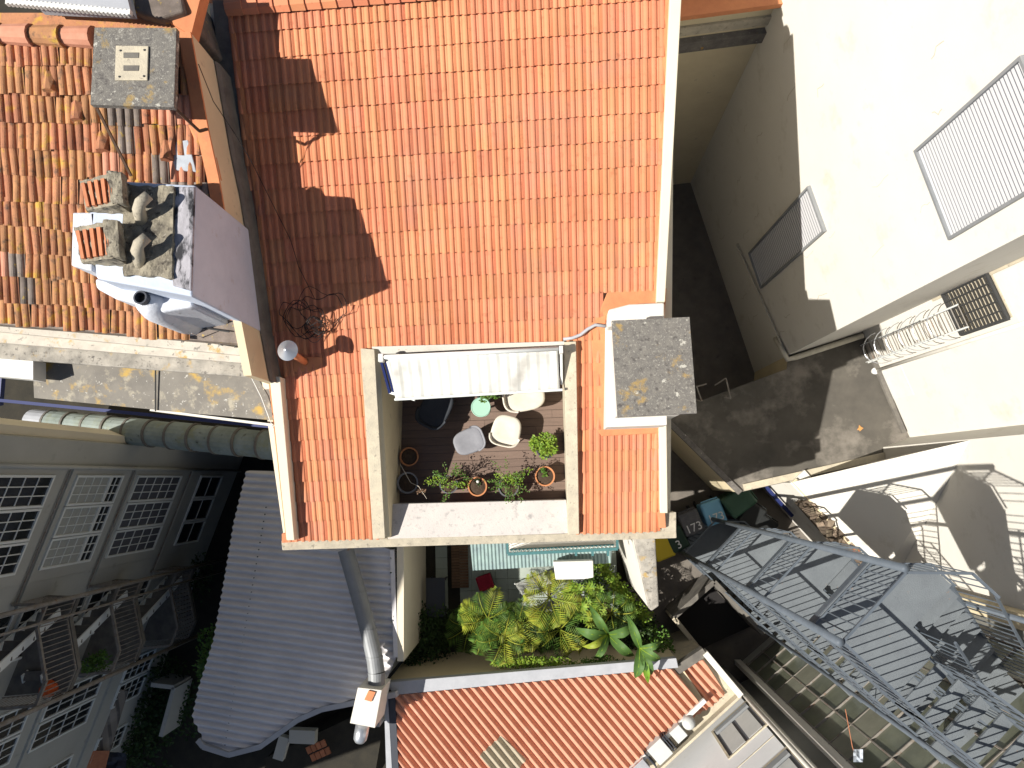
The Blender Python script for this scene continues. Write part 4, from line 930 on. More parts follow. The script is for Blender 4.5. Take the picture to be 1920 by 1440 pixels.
# palms
def frond(mb, rc, base, az, L, arch, wid, droop=.5, n=17):
    pts = []
    for i in range(n + 1):
        f = i / n; r = L * math.sin(f * 1.2) / math.sin(1.2) * .9; z = arch * math.sin(f * 2.2) - droop * L * f * f * .5
        pts.append(V(base) + V((math.cos(az) * r, math.sin(az) * r, z)))
    rc.tube(pts, .014, 4, r2=.004)
    for i in range(3, n + 1):
        p = pts[i]; d = (pts[i] - pts[i - 1]).normalized(); side = d.cross(V((0, 0, 1))).normalized(); f = i / n
        ll = wid * math.sin(min(1, f * 1.08) * math.pi * .92) ** .6 * 1.0 + .04
        for s_ in (-1, 1):
            e = side * s_ * .85 + d * .55 + V((0, 0, .12 - .3 * f)); u = V((0, 0, 1)).cross(e).cross(e) * -1
            q = p + V((0, 0, 0)); mb.leaf(q, e, V((0, 0, 1)) + d * .2, ll * rnd.uniform(.8, 1.1), .026)
def palm(x, y, z, nf, L, m, label, ph=0, up=.6, wid=.24):
    b = P(x, y, z); t = thing('palm', label, 'palm', V((b.x, b.y, .1)), 'palms in the patio garden')
    MB().tube([(b.x, b.y, .1), (b.x, b.y, z)], .07, 8, r2=.045).build('trunk', 'stem', t)
    for k in range(nf):
        mb, rc = MB(), MB(); frond(mb, rc, b, ph + k * 2 * math.pi / nf + rnd.uniform(-.25, .25), L * rnd.uniform(.8, 1.15), up * rnd.uniform(.7, 1.2), wid)
        f = mb.build('frond', m if rnd.random() < .8 else 'palmy', t); rc.build('rachis', 'palmy', f)
palm(915, 1160, 1.9, 12, .85, 'palm', 'left palm with arching feathery fronds over the patio planting', .3)
palm(968, 1175, 1.8, 12, .78, 'palm', 'middle dense palm between the left palm and the yellowish one', 1.0)
palm(1030, 1120, 2.1, 9, .8, 'palmy', 'yellowish palm nearest the white boxed unit', .8)
palm(1050, 1180, 1.6, 10, .72, 'palm', 'dark palm beside the banana leaves', .1)
palm(880, 1175, 1.2, 8, .65, 'palm', 'small low palm at the left end of the planting', .5)
palm(1145, 1150, 1.6, 8, .7, 'palm', 'short palm close to the ivy band by the white wall', .9)
palm(945, 1195, 2.2, 7, .65, 'palm', 'tall slim palm leaning over the garden wall', -1.2)
# broad star shaped shrub
t = thing('star_shrub', 'lime green shrub with star shaped leaf rosettes right of the palms', 'shrub', P(1095, 1130, .1)); mb = MB(); st = MB()
for k in range(34):
    a = rnd.uniform(0, 6.28); rr = .5 * math.sqrt(rnd.random()); c = P(1095, 1132, 1.8) + V((math.cos(a) * rr, math.sin(a) * rr * 1.1, .35 - rr * .5)); st.tube([P(1095, 1132, .4), c], .012, 4)
    for j in range(11): b = j * 2 * math.pi / 11 + a; mb.leaf(c, V((math.cos(b), math.sin(b), .35)), V((0, 0, 1)), .17, .06)
mb.build('foliage', 'lime', t); st.build('stem', 'stem', t)
# banana plants
def bleaf(base, az, L, W, m, par, lift=.5):
    L *= .85; W *= .8
    mb = MB(); n = 12; cols = (-1, -.5, 0, .5, 1)
    for i in range(n + 1):
        f = i / n; r = L * f; z = lift * math.sin(f * 2.4) - .35 * L * f * f; wv = W * math.sin(min(1, .08 + f * .95) * math.pi) ** .65 / 2
        p = V(base) + V((math.cos(az) * r, math.sin(az) * r, z)); sd_ = V((-math.sin(az), math.cos(az), 0))
        for c in cols: mb.v.append(p + sd_ * c * wv + V((0, 0, abs(c) * wv * .35 + rnd.uniform(-.02, .02) * abs(c))))
    for i in range(n):
        for c in range(4): a = i * 5 + c; mb.f.append((a, a + 1, a + 6, a + 5))
    l = mb.build('leaf', m, par, smooth=True)
    MB().tube([V(base) + V((math.cos(az) * L * f, math.sin(az) * L * f, lift * math.sin(f * 2.4) - .35 * L * f * f + .005)) for f in (0, .25, .5, .75, .97)], .014, 5, r2=.004).build('midrib', 'lime', l)
t = thing('banana_plant', 'banana plant with long pale green paddle leaves near the boundary wall', 'banana plant', P(1135, 1185, .1)); b = P(1140, 1190, 2.2)
MB().tube([(b.x, b.y, .1), b], .08, 8, r2=.05).build('trunk', 'stem', t)
for az, L, W, m in ((2.9, .95, .30, 'banana'), (3.5, .8, .2, 'palmy'), (4.1, .75, .22, 'banana'), (2.1, 1.0, .26, 'banana'), (5.6, .9, .3, 'banana'), (.4, .8, .28, 'banana')): bleaf(b, az, L, W, m, t)
t = thing('banana_plant', 'second banana plant whose leaves hang over the orange corrugated roof', 'banana plant', P(1205, 1235, .1)); b = P(1200, 1215, 3.2)
MB().tube([(b.x, b.y, .1), b], .08, 8, r2=.05).build('trunk', 'stem', t)
for az, L, W, m in ((5.1, .75, .28, 'banana'), (4.5, .8, .3, 'banana'), (4.9, .95, .2, 'lime'), (.3, .6, .2, 'banana'), (1.9, .9, .25, 'banana'), (5.8, .6, .25, 'banana')): bleaf(b, az, L, W, m, t, .3)
# shrubs and climbers
for (x, y, z, rx, ry, rz_, n, L, m, lab) in (
    (800, 1190, .9, .75, .8, .5, 2600, .09, 'dkleaf', 'dark ivy mass filling the shaded left corner of the garden'),
    (1000, 1243, 2.5, .9, .13, .2, 1300, .06, 'lime', 'bright trailing creeper over the garden wall beside the grey flashing'),
    (1190, 1180, 1.2, .55, .6, .5, 1600, .09, 'dkleaf', 'dark leafy shrub behind the tip of the white wall'),
    (1225, 1215, 1.6, .45, .5, .5, 1500, .08, 'leaf', 'mid green creeper over the corner by the alley'),
    (1040, 1190, .8, 1.5, .45, .4, 2600, .10, 'dkleaf', 'dark undergrowth beneath the palms'),
    (885, 1165, .9, .3, .3, .3, 500, .08, 'leaf', 'small bluish green bush left of the palms'),
    (1120, 1240, 2.5, .55, .1, .15, 500, .06, 'leaf', 'short run of creeper on the wall under the banana leaves'),
    (1115, 1090, .6, .25, .5, .3, 500, .10, 'palm', 'slim fern standing between the star shrub and the ivy')):
    t = thing('shrub', lab, 'shrub', P(x, y, .1)); bush(P(x, y, z), (rx, ry, rz_), n, L).build('foliage', m, t); MB().tube([P(x, y, .05), P(x, y, z)], .03, 5, r2=.015).build('stem', 'stem', t)
t = thing('wall_vine', 'thin dotted vine climbing the cream wall left of the patio', 'vine', P(775, 1090, 1)); mb = MB(); st = MB()
for k in range(9):
    x = -3.90 + rnd.uniform(0, .05); y = rnd.uniform(-3.4, -1.2); pts = [V((x + .05, y, .2))]
    for j in range(7): pts.append(pts[-1] + V((-.001, rnd.uniform(-.12, .12), .38)))
    st.tube(pts, .006, 4)
    for p in pts:
        for q in range(12): mb.leaf(p + V((.03, rnd.gauss(0, .08), rnd.gauss(0, .15))), V((.3, rnd.gauss(0, 1), rnd.gauss(0, 1))), V((1, 0, .3)), .06, .045)
mb.build('foliage', 'dkleaf', t); st.build('stem', 'stem', t)

# ---------------------------------------------------------------- ORANGE CORRUGATED ROOF
oh = thing('annex', 'low annex with a salmon orange corrugated roof framed in grey flashing', 'annex', P(1000, 1380, 1))
OZ = 2.8
fp = [P(722, 1284, OZ), P(1268, 1236, OZ), P(1322, 1316, OZ), P(1180, 1450, OZ), P(1160, 1500, OZ), P(734, 1500, OZ)]
fl = [P(742, 1302, OZ), P(1262, 1252, OZ), P(1310, 1316, OZ), P(1150, 1466, OZ), P(1120, 1500, OZ), P(746, 1500, OZ)]
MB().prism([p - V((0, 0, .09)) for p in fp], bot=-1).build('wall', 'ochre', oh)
cdir = P(1000, 1330, OZ) - P(940, 1258, OZ)
def oz(x, y): return OZ + .05
corr(fl, oz, (cdir.x, cdir.y), .168, .052, n=10).build('roof_sheet', 'orsheet', oh, smooth=True)
hole = [P(898, 1418, OZ + .1), P(940, 1380, OZ + .1), P(987, 1425, OZ + .1), P(950, 1470, OZ + .1)]
corr(hole, lambda x, y: OZ + .072, (cdir.x, cdir.y), .168, .052, n=10).build('translucent_sheet', 'translu', oh, smooth=True)
MB().prism([P(720, 1280, OZ + .11), P(1268, 1234, OZ + .11), P(1272, 1252, OZ + .11), P(740, 1303, OZ + .11)], drop=.2).build('flashing', 'flash', oh, bevel=.008)
MB().prism([P(719, 1284, OZ + .108), P(727, 1303, OZ + .108), P(738, 1500, OZ + .108), P(726, 1500, OZ + .108)], drop=.2).build('flashing', 'flash', oh)
MB().prism([P(727, 1296, OZ + .10), P(740, 1295, OZ + .10), P(750, 1500, OZ + .10), P(738, 1500, OZ + .10)], drop=.12).build('gutter', 'darkmetal', oh)
ge = [P(1322, 1312, OZ + .1), P(1150, 1474, OZ + .1)]
MB().bar(ge[0], ge[1], .10, .1).build('edge_gutter', 'whiteobj', oh, bevel=.01)
up = [P(1272, 1250, OZ + .15), P(1332, 1238, OZ - .3), P(1362, 1296, OZ - .3), P(1330, 1318, OZ - .3), P(1300, 1300, OZ - .3)]
up = [P(1262, 1262, OZ - .2), P(1318, 1236, OZ - .2), P(1360, 1300, OZ - .2), P(1338, 1322, OZ - .2), P(1300, 1345, OZ - .2)]
corr(up, lambda x, y: OZ - .2, (cdir.x, cdir.y), .168, .045, n=10).build('lower_roof_sheet', 'orsheet', oh, smooth=True)
cb = [P(1268, 1240, OZ - .3), P(1318, 1222, OZ - .3), P(1386, 1302, OZ - .3), P(1225, 1452, OZ - .3), P(1170, 1452, OZ - .3)]
MB().prism(cb, bot=-1).build('kerb_block', 'wallcap', oh)
MB().bar(P(1320, 1222, OZ - .1), P(1387, 1302, OZ - .1), .14, .3).build('parapet', 'white', oh, bevel=.01)
MB().bar(P(1320, 1220, OZ - .12), P(1262, 1258, OZ - .12), .2, .26).build('parapet', 'teracc', oh, bevel=.01)
MB().bar(P(1387, 1302, OZ - .16), P(1230, 1446, OZ - .16), .06, .24).build('parapet', 'wallcap', oh, bevel=.01)
# ducts beside the annex gutter
t = thing('roof_ductwork', 'pale boxed metal ductwork with a round end beside the orange roof gutter', 'duct', P(1250, 1400, 2.8))
dz = OZ + .12; a, b_ = P(1292, 1352, dz), P(1185, 1452, dz); dn = (b_ - a).normalized(); sd_ = V((-dn.y, dn.x, 0))
def dbox(s0, s1, w_, h, m): MB().bar(a + dn * s0, a + dn * s1, w_, h).build('duct_section', m, t, bevel=.01)
dbox(.22, .5, .30, .30, 'tank'); dbox(.72, 1.12, .42, .34, 'tank'); dbox(1.32, 1.75, .26, .26, 'steel')
MB().lathe(a + dn * .03 + V((0, 0, -.18)), [(.12, 0), (.15, .1), (.15, .26), (.10, .34), (.01, .36)], 22).build('round_end', 'tank', t, smooth=True)
for s_ in (.6, .66, 1.2): MB().bar(a + dn * s_, a + dn * (s_ + .02), .40, .32).build('duct_joint', 'darkmetal', t)

# ---------------------------------------------------------------- GREY BUILDING WITH WINDOWS (bottom right)
B0, B1 = P(1386, 1304, 2.0), P(1226, 1446, 2.0)
FB = Wall(B0, B1); 
if FB.n.dot(V((0, 0, 0)) - B0) < 0: FB.n = -FB.n
gb = thing('grey_building', 'pale grey rendered building with two shuttered windows and white downpipes', 'building', (B0.x, B0.y - 1, 0))
def pw(W, px, py):
    d = ray(px, py); n = W.n; k = n.dot(W.a - V((0, 0, 0))) / n.dot(V((d.x, d.y, 0))); w_ = d * k
    return (V((w_.x, w_.y, 0)) - W.a).dot(W.t), H + w_.z
mb = MB(); FB.slab(mb, 0.0, 4.2, -.1, 12.5, -4, 0); mb.build('wall', 'paleg', gb)
def shutterwin(W, par, s0, s1, z0, z1):
    mb = MB(); e = .05; W.slab(mb, s0 - e, s1 + e, z0 - e, z0, .001, .03); W.slab(mb, s0 - e, s1 + e, z1, z1 + e, .001, .03); W.slab(mb, s0 - e, s0, z0, z1, .001, .03); W.slab(mb, s1, s1 + e, z0, z1, .001, .03)
    f = mb.build('window_surround', 'wallcap', par)
    mb = MB(); W.slab(mb, s0, s1, z0, z1, .001, .008); g = mb.build('window', 'louverbk', par)
    m_ = (s0 + s1) / 2
    for a, b_ in ((s0 + .09, m_ - .05), (m_ + .05, s1 - .09)):
        mb = MB(); W.slab(mb, a, b_, z0 + .22 * (z1 - z0), z1 - .03, .01, .03); mb.build('shutter', 'tank', g)
    for k in range(5):
        z = z0 + (z1 - z0) * (.03 + .035 * k); mb = MB(); W.slab(mb, s0 + .03, s1 - .03, z, z + .02, .01, .045 + .006 * k); mb.build('sill_slat', 'duct', g)
cs = [pw(FB, *q) for q in ((1338, 1374), (1400, 1317), (1437, 1359), (1371, 1420))]
s0, s1 = (cs[1][0] + cs[2][0]) / 2, (cs[0][0] + cs[3][0]) / 2; z0, z1 = sorted(((cs[0][1] + cs[1][1]) / 2, (cs[2][1] + cs[3][1]) / 2))
shutterwin(FB, gb, min(s0, s1), max(s0, s1), z0, z1)
cs2 = pw(FB, 1484, 1398); zz = cs2[1]; shutterwin(FB, gb, min(s0, s1), max(s0, s1), zz, zz + (z1 - z0))
print('winB', s0, s1, z0, z1, zz)
for z_ in (z1 + .55,): mb = MB(); FB.slab(mb, 0, 4.2, z_, z_ + .02, .001, .012); mb.build('render_joint', 'wallcap', gb)
for o_ in (.10, .32):
    MB().tube([FB(-.06 - o_ * .3, -.1, -.05 - o_ * .6 + .3), FB(-.06 - o_ * .3, 12.2, -.05 - o_ * .6 + .3)], .045, 10).build('downpipe', 'white', gb, smooth=True)
# gap wall + glazed gallery
C0 = P(1384, 1240, 0.0); C0 = V((C0.x, C0.y, 0))
gp = thing('recess_wall', 'grey shaded recess wall between the pale building and the glazed gallery', 'wall', (C0.x, C0.y - .6, 0))
rw = Wall((B0.x + .12, B0.y - .45), (C0.x + .25, C0.y - .45)); mb = MB()
if rw.n.y < 0: rw.n = -rw.n
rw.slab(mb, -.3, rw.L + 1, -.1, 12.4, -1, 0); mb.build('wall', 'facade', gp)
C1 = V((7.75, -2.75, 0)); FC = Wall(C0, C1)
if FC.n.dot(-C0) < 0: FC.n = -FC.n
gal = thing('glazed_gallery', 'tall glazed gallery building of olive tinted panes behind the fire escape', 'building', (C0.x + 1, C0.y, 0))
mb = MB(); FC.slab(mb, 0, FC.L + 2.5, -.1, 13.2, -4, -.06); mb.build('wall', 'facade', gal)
MB().bar(FC(-.02, 0, 0), FC(-.02, 13.2, 0), .12, .16).build('corner_post', 'white', gal)
print('FC len', FC.L)
zrow = [.6 + i * .78 for i in range(16)]; srow = [.10, .62, 1.14, 1.7, 2.25, 2.8, 3.35]
for zi, z in enumerate(zrow):
    for si in range(len(srow) - 1):
        if zi % 4 == 3:
            mb = MB(); FC.slab(mb, srow[si], srow[si + 1], z + .02, z + .76, -.06, -.0); mb.build('spandrel', 'oliveband', gal)
        else:
            mb = MB(); FC.slab(mb, srow[si] + .02, srow[si + 1] - .02, z + .02, z + .76, -.05, -.02 - rnd.uniform(0, .008)); mb.build('pane', 'olive', gal)
    mb = MB(); FC.slab(mb, .06, 3.4, z - .011, z + .011, -.05, .012); mb.build('transom', 'rail', gal)
for s_ in srow: mb = MB(); FC.slab(mb, s_ - .012, s_ + .012, .5, 13.1, -.05, .010); mb.build('mullion', 'rail', gal)

# ---------------------------------------------------------------- RIGHT WHITE BUILDING
zg = 2.8
W1a, W1b = V((5.86, 2.74, 0)), V((4.35, 8.7, 0))
wb = thing('white_building', 'tall white rendered building with stepped walls and louvred openings', 'building', (9, 4, 0))
K = [V((4.35, 8.70, 0)), V((5.84, 2.73, 0)), V((7.66, 3.24, 0)), V((8.50, .67, 0)), V((7.87, .46, 0)), V((7.74, -2.63, 0)), V((16, -2.63, 0)), V((16, 12, 0)), V((4.35, 12, 0))]
MB().prism([V((p.x, p.y, 14.5)) for p in K], bot=-.1).build('wall', 'white', wb)
w1 = Wall(K[1], K[0])
if w1.n.x > 0: w1.n = -w1.n
# louvres
def louvre(W, s0, s1, z0, z1, n, lab):
    g = thing('louvre_vent', lab, 'vent', W((s0 + s1) / 2, z0, 0))
    mb = MB(); W.slab(mb, s0, s1, z0, z1, .004, .012); mb.build('backing', 'louverbk', g)
    for a in ((s0 - .04, s0, z0 - .04, z1 + .04), (s1, s1 + .04, z0 - .04, z1 + .04), (s0, s1, z0 - .04, z0), (s0, s1, z1, z1 + .04)):
        mb = MB(); W.slab(mb, a[0], a[1], a[2], a[3], .002, .07); mb.build('frame', 'duct', g)
    h = (z1 - z0) / n
    for k in range(n):
        z = z0 + k * h; mb = MB(); W.slab(mb, s0, s1, z, z + .60 * h, .016, .026)
        mb.build('slat', 'louver', g)
cs = [pw(w1, *q) for q in ((1725, 285), (1785, 432), (1920, 110), (1920, 375))]; print('big', cs)
louvre(w1, (cs[1][0] + cs[3][0]) / 2, (cs[0][0] + cs[2][0]) / 2, (cs[0][1] + cs[1][1]) / 2, 12.4, 34, 'large pale louvred opening high on the sunlit white wall at the right edge')
cs = [pw(w1, *q) for q in ((1408, 470), (1428, 532), (1522, 358), (1550, 437))]; print('small', cs)
louvre(w1, (cs[1][0] + cs[3][0]) / 2, (cs[0][0] + cs[2][0]) / 2, (cs[0][1] + cs[1][1]) / 2, (cs[2][1] + cs[3][1]) / 2, 40, 'smaller louvred opening half in shadow low on the white wall')
a = pw(w1, 1385, 458); b_ = pw(w1, 1470, 648)
t = thing('wall_pipe', 'slim cream pipe on the shaded white wall turning into a horizontal run', 'pipe', w1(a[0], a[1], .05))
MB().tube([w1(a[0], a[1], .0), w1(a[0], a[1], .06), w1(max(.1, b_[0]), b_[1] + .05, .06)], .022, 6).build('pipe', 'pipe', t)
t = thing('drain_pipe', 'thick cream drain pipe running around the white wall corner above the flat roof', 'pipe', w1(0, 2.5, .1))
a = pw(w1, 1412, 668); zz = 2.9
MB().tube([w1(.5, zz - .25, .08), w1(.12, zz, .1), V((5.80, 2.62, zz)), V((6.0, 2.66, zz)), V((7.55, 3.10, zz + .15))], .065, 12).build('pipe', 'pipe', t, smooth=True)
w1b = Wall(K[1], K[2]); w2 = Wall(K[2], K[3]); w2b = Wall(K[4], K[3])
if w2.n.x > 0: w2.n = -w2.n
if w1b.n.y > 0: w1b.n = -w1b.n
for k in range(26):
    s_ = rnd.uniform(.3, 5.2); z_ = rnd.uniform(1, 13); mb = MB(); L_ = rnd.uniform(.05, .14)
    p = [w1(s_ + rnd.uniform(-.02, .02) * j, z_ - j * L_, .0015) for j in range(5)]
    for a_, b_ in zip(p, p[1:]): mb.bar(a_, b_, .006 if k % 2 else .012, .004, up=w1.n)
    mb.build('wall_crack', 'crack', wb)
# service ladder with cage and grille platform
ld = thing('caged_ladder', 'white caged service ladder climbing the white wall to a grated platform', 'ladder', w2(.6, zg, .1))
sL, sR = .30, .74
for s_ in (sL, sR): MB().tube([w2(s_, zg - .2, .18), w2(s_, 6.9, .18)], .018, 6).build('stile', 'frame', ld)
for k in range(17): MB().tube([w2(sL, zg + .1 + k * .25, .18), w2(sR, zg + .1 + k * .25, .18)], .012, 6).build('rung', 'rail', ld)
for k in range(6):
    z = zg + .9 + k * .55; MB().tube([w2((sL + sR) / 2 + .36 * math.cos(q_), z, .18 + .42 * math.sin(q_)) for q_ in [i * math.pi / 10 for i in range(11)]], .010, 5).build('cage_hoop', 'steel', ld)
for q_ in (.35, .65): MB().tube([w2((sL + sR) / 2 + .42 * math.cos(q_ * math.pi), zg + .9, .18 + .52 * math.sin(q_ * math.pi)), w2((sL + sR) / 2 + .42 * math.cos(q_ * math.pi), 6.4, .18 + .52 * math.sin(q_ * math.pi))], .008, 5).build('cage_strap', 'iron' if q_ > .5 else 'frame', ld)
gp_ = thing('grated_platform', 'dark iron grated screen at the top of the caged ladder', 'grating', w2(.4, 6.5, .1))
z0, z1, s0, s1 = 6.48, 7.84, -.0, .84
mb = MB()
for (a, b_, c_, d_) in ((s0, s1, z0, z0), (s0, s1, z1, z1), (s0, s0, z0, z1), (s1, s1, z0, z1)): mb.bar(w2(a, c_, .1), w2(b_, d_, .1), .05)
mb.build('frame', 'iron', gp_)
for k in range(1, 5): MB().bar(w2(s0 + (s1 - s0) * k / 5, z0, .13), w2(s0 + (s1 - s0) * k / 5, z1, .13), .022).build('bar', 'iron', gp_)
for k in range(1, 13): MB().bar(w2(s0, z0 + (z1 - z0) * k / 13, .10), w2(s1, z0 + (z1 - z0) * k / 13, .10), .018).build('bar', 'iron', gp_)
mb = MB(); w2.slab(mb, s0, s1, z0, z1, .005, .02); mb.build('backing', 'wallcap', gp_)
mb = MB(); w2.slab(mb, .08, .95, 7.95, 9.6, .002, .02); mb.build('door_panel', 'whiteobj', wb)
mb = MB(); w2.slab(mb, .0, .05, 6.0, 9.6, .002, .05); mb.build('wall_trim', 'wallcap', wb)
MB().tube([w2(.98, zg + .05, .08), w2(1.0, 9.5, .08)], .04, 10).build('wall_pipe', 'white', wb, smooth=True)
MB().lathe(w2(.98, zg - .0, .14), [(.07, 0), (.08, .08), (.02, .1)], 12).build('pipe_outlet', 'whiteobj', wb)
mb = MB(); w2.slab(mb, 1.05, 1.75, zg + .02, zg + 1.0, .002, .012); mb.build('paint_patch', 'whiteobj', wb)

# flat roof
fr = thing('flat_roof_block', 'low block with a dark bitumen flat roof crossed by the house shadow', 'building', P(1500, 800, 0))
fpts = [P(1300, 756, zg), P(1475, 692, zg), P(1477, 668, zg), V((5.84, 2.75, zg)), V((7.66, 3.26, zg)), V((8.52, .67, zg)), V((7.87, .44, zg)), P(1668, 862, zg), P(1386, 923, zg), P(1253, 790, zg)]
MB().prism(fpts, bot=-.1).build('wall', 'ochre', fr)
MB().prism([p + V((0, 0, .012)) for p in fpts], drop=.01).build('roof_surface', 'gravel', fr)
MB().bar(P(1253, 791, zg + .02), P(1388, 924, zg + .02), .13, .09).build('kerb', 'conc', fr, bevel=.01)
MB().bar(P(1394, 914, zg + .03), P(1666, 853, zg + .03), .16, .11).build('kerb', 'wallcap', fr, bevel=.01)
MB().bar(V((8.36, .78, zg + .05)), V((7.68, 3.0, zg + .05)), .10, .09).build('kerb', 'teracc', fr)
for k, (pts_, lab) in enumerate(((((1316, 752), (1306, 725), (1324, 720)), 'left tubular ladder handle on the flat roof edge beside the slab chimney'), (((1370, 747), (1361, 709), (1341, 722)), 'right tubular ladder handle on the flat roof edge'))):
    t = thing('ladder_handle', lab, 'handrail', P(*pts_[0], zg))
    q = [P(*p_, zg + h) for p_, h in zip(pts_, (.0, 0, 0))]; x0_, y0_ = pts_[0]; b0 = P(x0_ - 12, y0_ - 2, zg + .02)
    mb = MB().bar(b0, b0 + V((0, 0, .2)), .03).bar(P(x0_ - 12, y0_ - 2, zg + .2), P(x0_, y0_, zg + .3), .03).bar(P(x0_, y0_, zg + .3), P(*pts_[1], zg + .35), .03).bar(P(*pts_[1], zg + .35), P(*pts_[2], zg + .1), .03).bar(P(*pts_[2], zg + .1), P(*pts_[2], zg - 1), .03)
    mb.build('tube_rail', 'rail', t)
t = thing('dry_leaf', 'single orange dry leaf lying on the dark flat roof', 'leaf', P(1613, 803, zg + .03)); mb = MB()
for k in range(7): mb.leaf(P(1613, 803, zg + .03), V((math.cos(k * .9), math.sin(k * .9), .1)), V((0, 0, 1)), .04 + .05 * rnd.random(), .05)
mb.build('blade', 'dryleaf', t)
# back house at top right of the alley
bh = thing('back_house', 'cream house closing the dark yard with orange roof edge and moulded cornice', 'house', (4, 10, 0))
bw0, bw1 = V((1.7, 8.18, 0)), V((4.9, 8.42, 0)); BWl = Wall(bw0, bw1)
if BWl.n.y > 0: BWl.n = -BWl.n
mb = MB(); BWl.slab(mb, -.2, 4.0, -.1, 8.0, -3, 0); mb.build('wall', 'ochre', bh)
mb = MB(); BWl.slab(mb, -.2, 4.0, 7.35, 7.6, .002, .05); mb.build('cornice', 'conc2', bh)
mb = MB(); BWl.slab(mb, -.2, 4.0, 6.9, 7.22, .002, .12); mb.build('cornice', 'conc', bh)
mb = MB(); BWl.slab(mb, -.2, 4.0, 8.002, 8.12, -.3, .16); mb.build('eaves_board', 'mortar', bh)
a = BWl(-.2, 8.15, -.05); mb = MB()
rp = [BWl(-.2, 8.3, -.28), BWl(4, 8.3, -.28), BWl(4, 9, -3), BWl(-.2, 9, -3)]
for k in range(18):
    o_ = BWl(-.2 + k * .235, 8.22, -.26); 
    for r in range(6):
        m = tile_frame(o_ + (-BWl.n * .36 + V((0, 0, .13))) * r, BWl.t * .235, -BWl.n * .38 + V((0, 0, .135)), 1, 1)
        ob = bpy.data.objects.new('roof_tile', tile_me); COL.objects.link(ob); ob.parent = bh; ob.matrix_local = Matrix.Translation(-LOC[bh.name]) @ m
MB().prism(rp, drop=.3).build('roof_base', 'mortar', bh)

# lower alley wall (W3a) with rubble, and upper wall (W3b)
E0, C4 = V((5.55, -.14, 0)), V((7.48, -2.55, 0)); w3 = Wall(E0, C4)
if w3.n.dot(V((-1, -1, 0))) < 0: w3.n = -w3.n
aw_ = thing('alley_wall', 'bright white wall behind the fire escape catching its railing shadows', 'wall', (6.5, -1.5, 0))
mb = MB(); w3.slab(mb, .16, w3.L, -.1, 2.95, -.4, 0); mb.build('lower_wall', 'white', aw_)
mb = MB(); w3.slab(mb, .16, w3.L, 2.97, 3.03, -.10, .03); mb.build('ledge', 'ochre', aw_)
MB().add([(5.60, -.30, 2.96), (7.46, -2.5, 2.96), (7.86, .44, 6.3), (7.74, -2.6, 2.96), (7.95, .16, 2.4), (5.60, -.30, 2.4), (7.46, -2.5, 2.4), (7.74, -2.6, 2.4)], [(0, 1, 2), (1, 3, 2), (0, 2, 4), (0, 4, 5), (2, 3, 7, 4), (0, 5, 6, 1), (1, 6, 7, 3)]).build('added_slope', 'white', aw_)  # invented sloping face, shaped so the stair shadows fall without a kink
MB().prism([(7.50, -2.68, 13.7), (7.50, -2.42, 13.7), (7.735, -2.42, 13.7), (7.735, -2.68, 13.7)], bot=-.1).build('corner_pilaster', 'ochre', aw_)
rb_ = thing('rubble_heap', 'broken stone and brick rubble along the foot of the white wall', 'rubble', w3(1.6, 3.2, .05))
for k in range(70):
    f = rnd.random(); s_ = .75 + 1.9 * f; o_ = rnd.uniform(-.13, .22) ; c = w3(s_, 2.96 + rnd.uniform(0, .10), o_); sz = rnd.uniform(.07, .2)
    mb = MB(); mb.box(c, (sz, sz * rnd.uniform(.5, .9), sz * rnd.uniform(.4, .8)), M3=Matrix.Rotation(rnd.uniform(0, 3), 3, 'Z') @ Matrix.Rotation(rnd.uniform(-.4, .4), 3, 'X'))
    for p in mb.v: p += V((rnd.uniform(-.02, .02), rnd.uniform(-.02, .02), rnd.uniform(-.02, .02)))
    mb.build('stone', 'rubble' if rnd.random() < .96 else 'brick', rb_)
mb = MB(); w3.slab(mb, .7, 2.75, 2.3, 2.99, .001, .16)
for p in mb.v: p += V((rnd.uniform(-.04, .04), rnd.uniform(-.04, .04), rnd.uniform(-.04, .04)))
mb.build('broken_wall_core', 'rubble', rb_)
# lightwell, its dark depth put into a black floor colour
pt = thing('lightwell', 'lightwell with floor coloured black for its dark depth, edged by a low cream wall next to the garden corner', 'lightwell', P(1320, 1170, .6))
q = quadpx([(1256, 1150), (1330, 1085), (1420, 1180), (1318, 1226)], .6)
MB().prism([p - V((0, 0, .45)) for p in q], drop=.1).build('floor', 'cable', pt)
for a, b_, m in ((q[0], q[3], 'wallcap'), (q[0], q[1], 'teracc'), (q[1], q[2], 'teracc')): MB().bar(a, b_, .12, 1.2).build('side_wall', m, pt, bevel=.01)

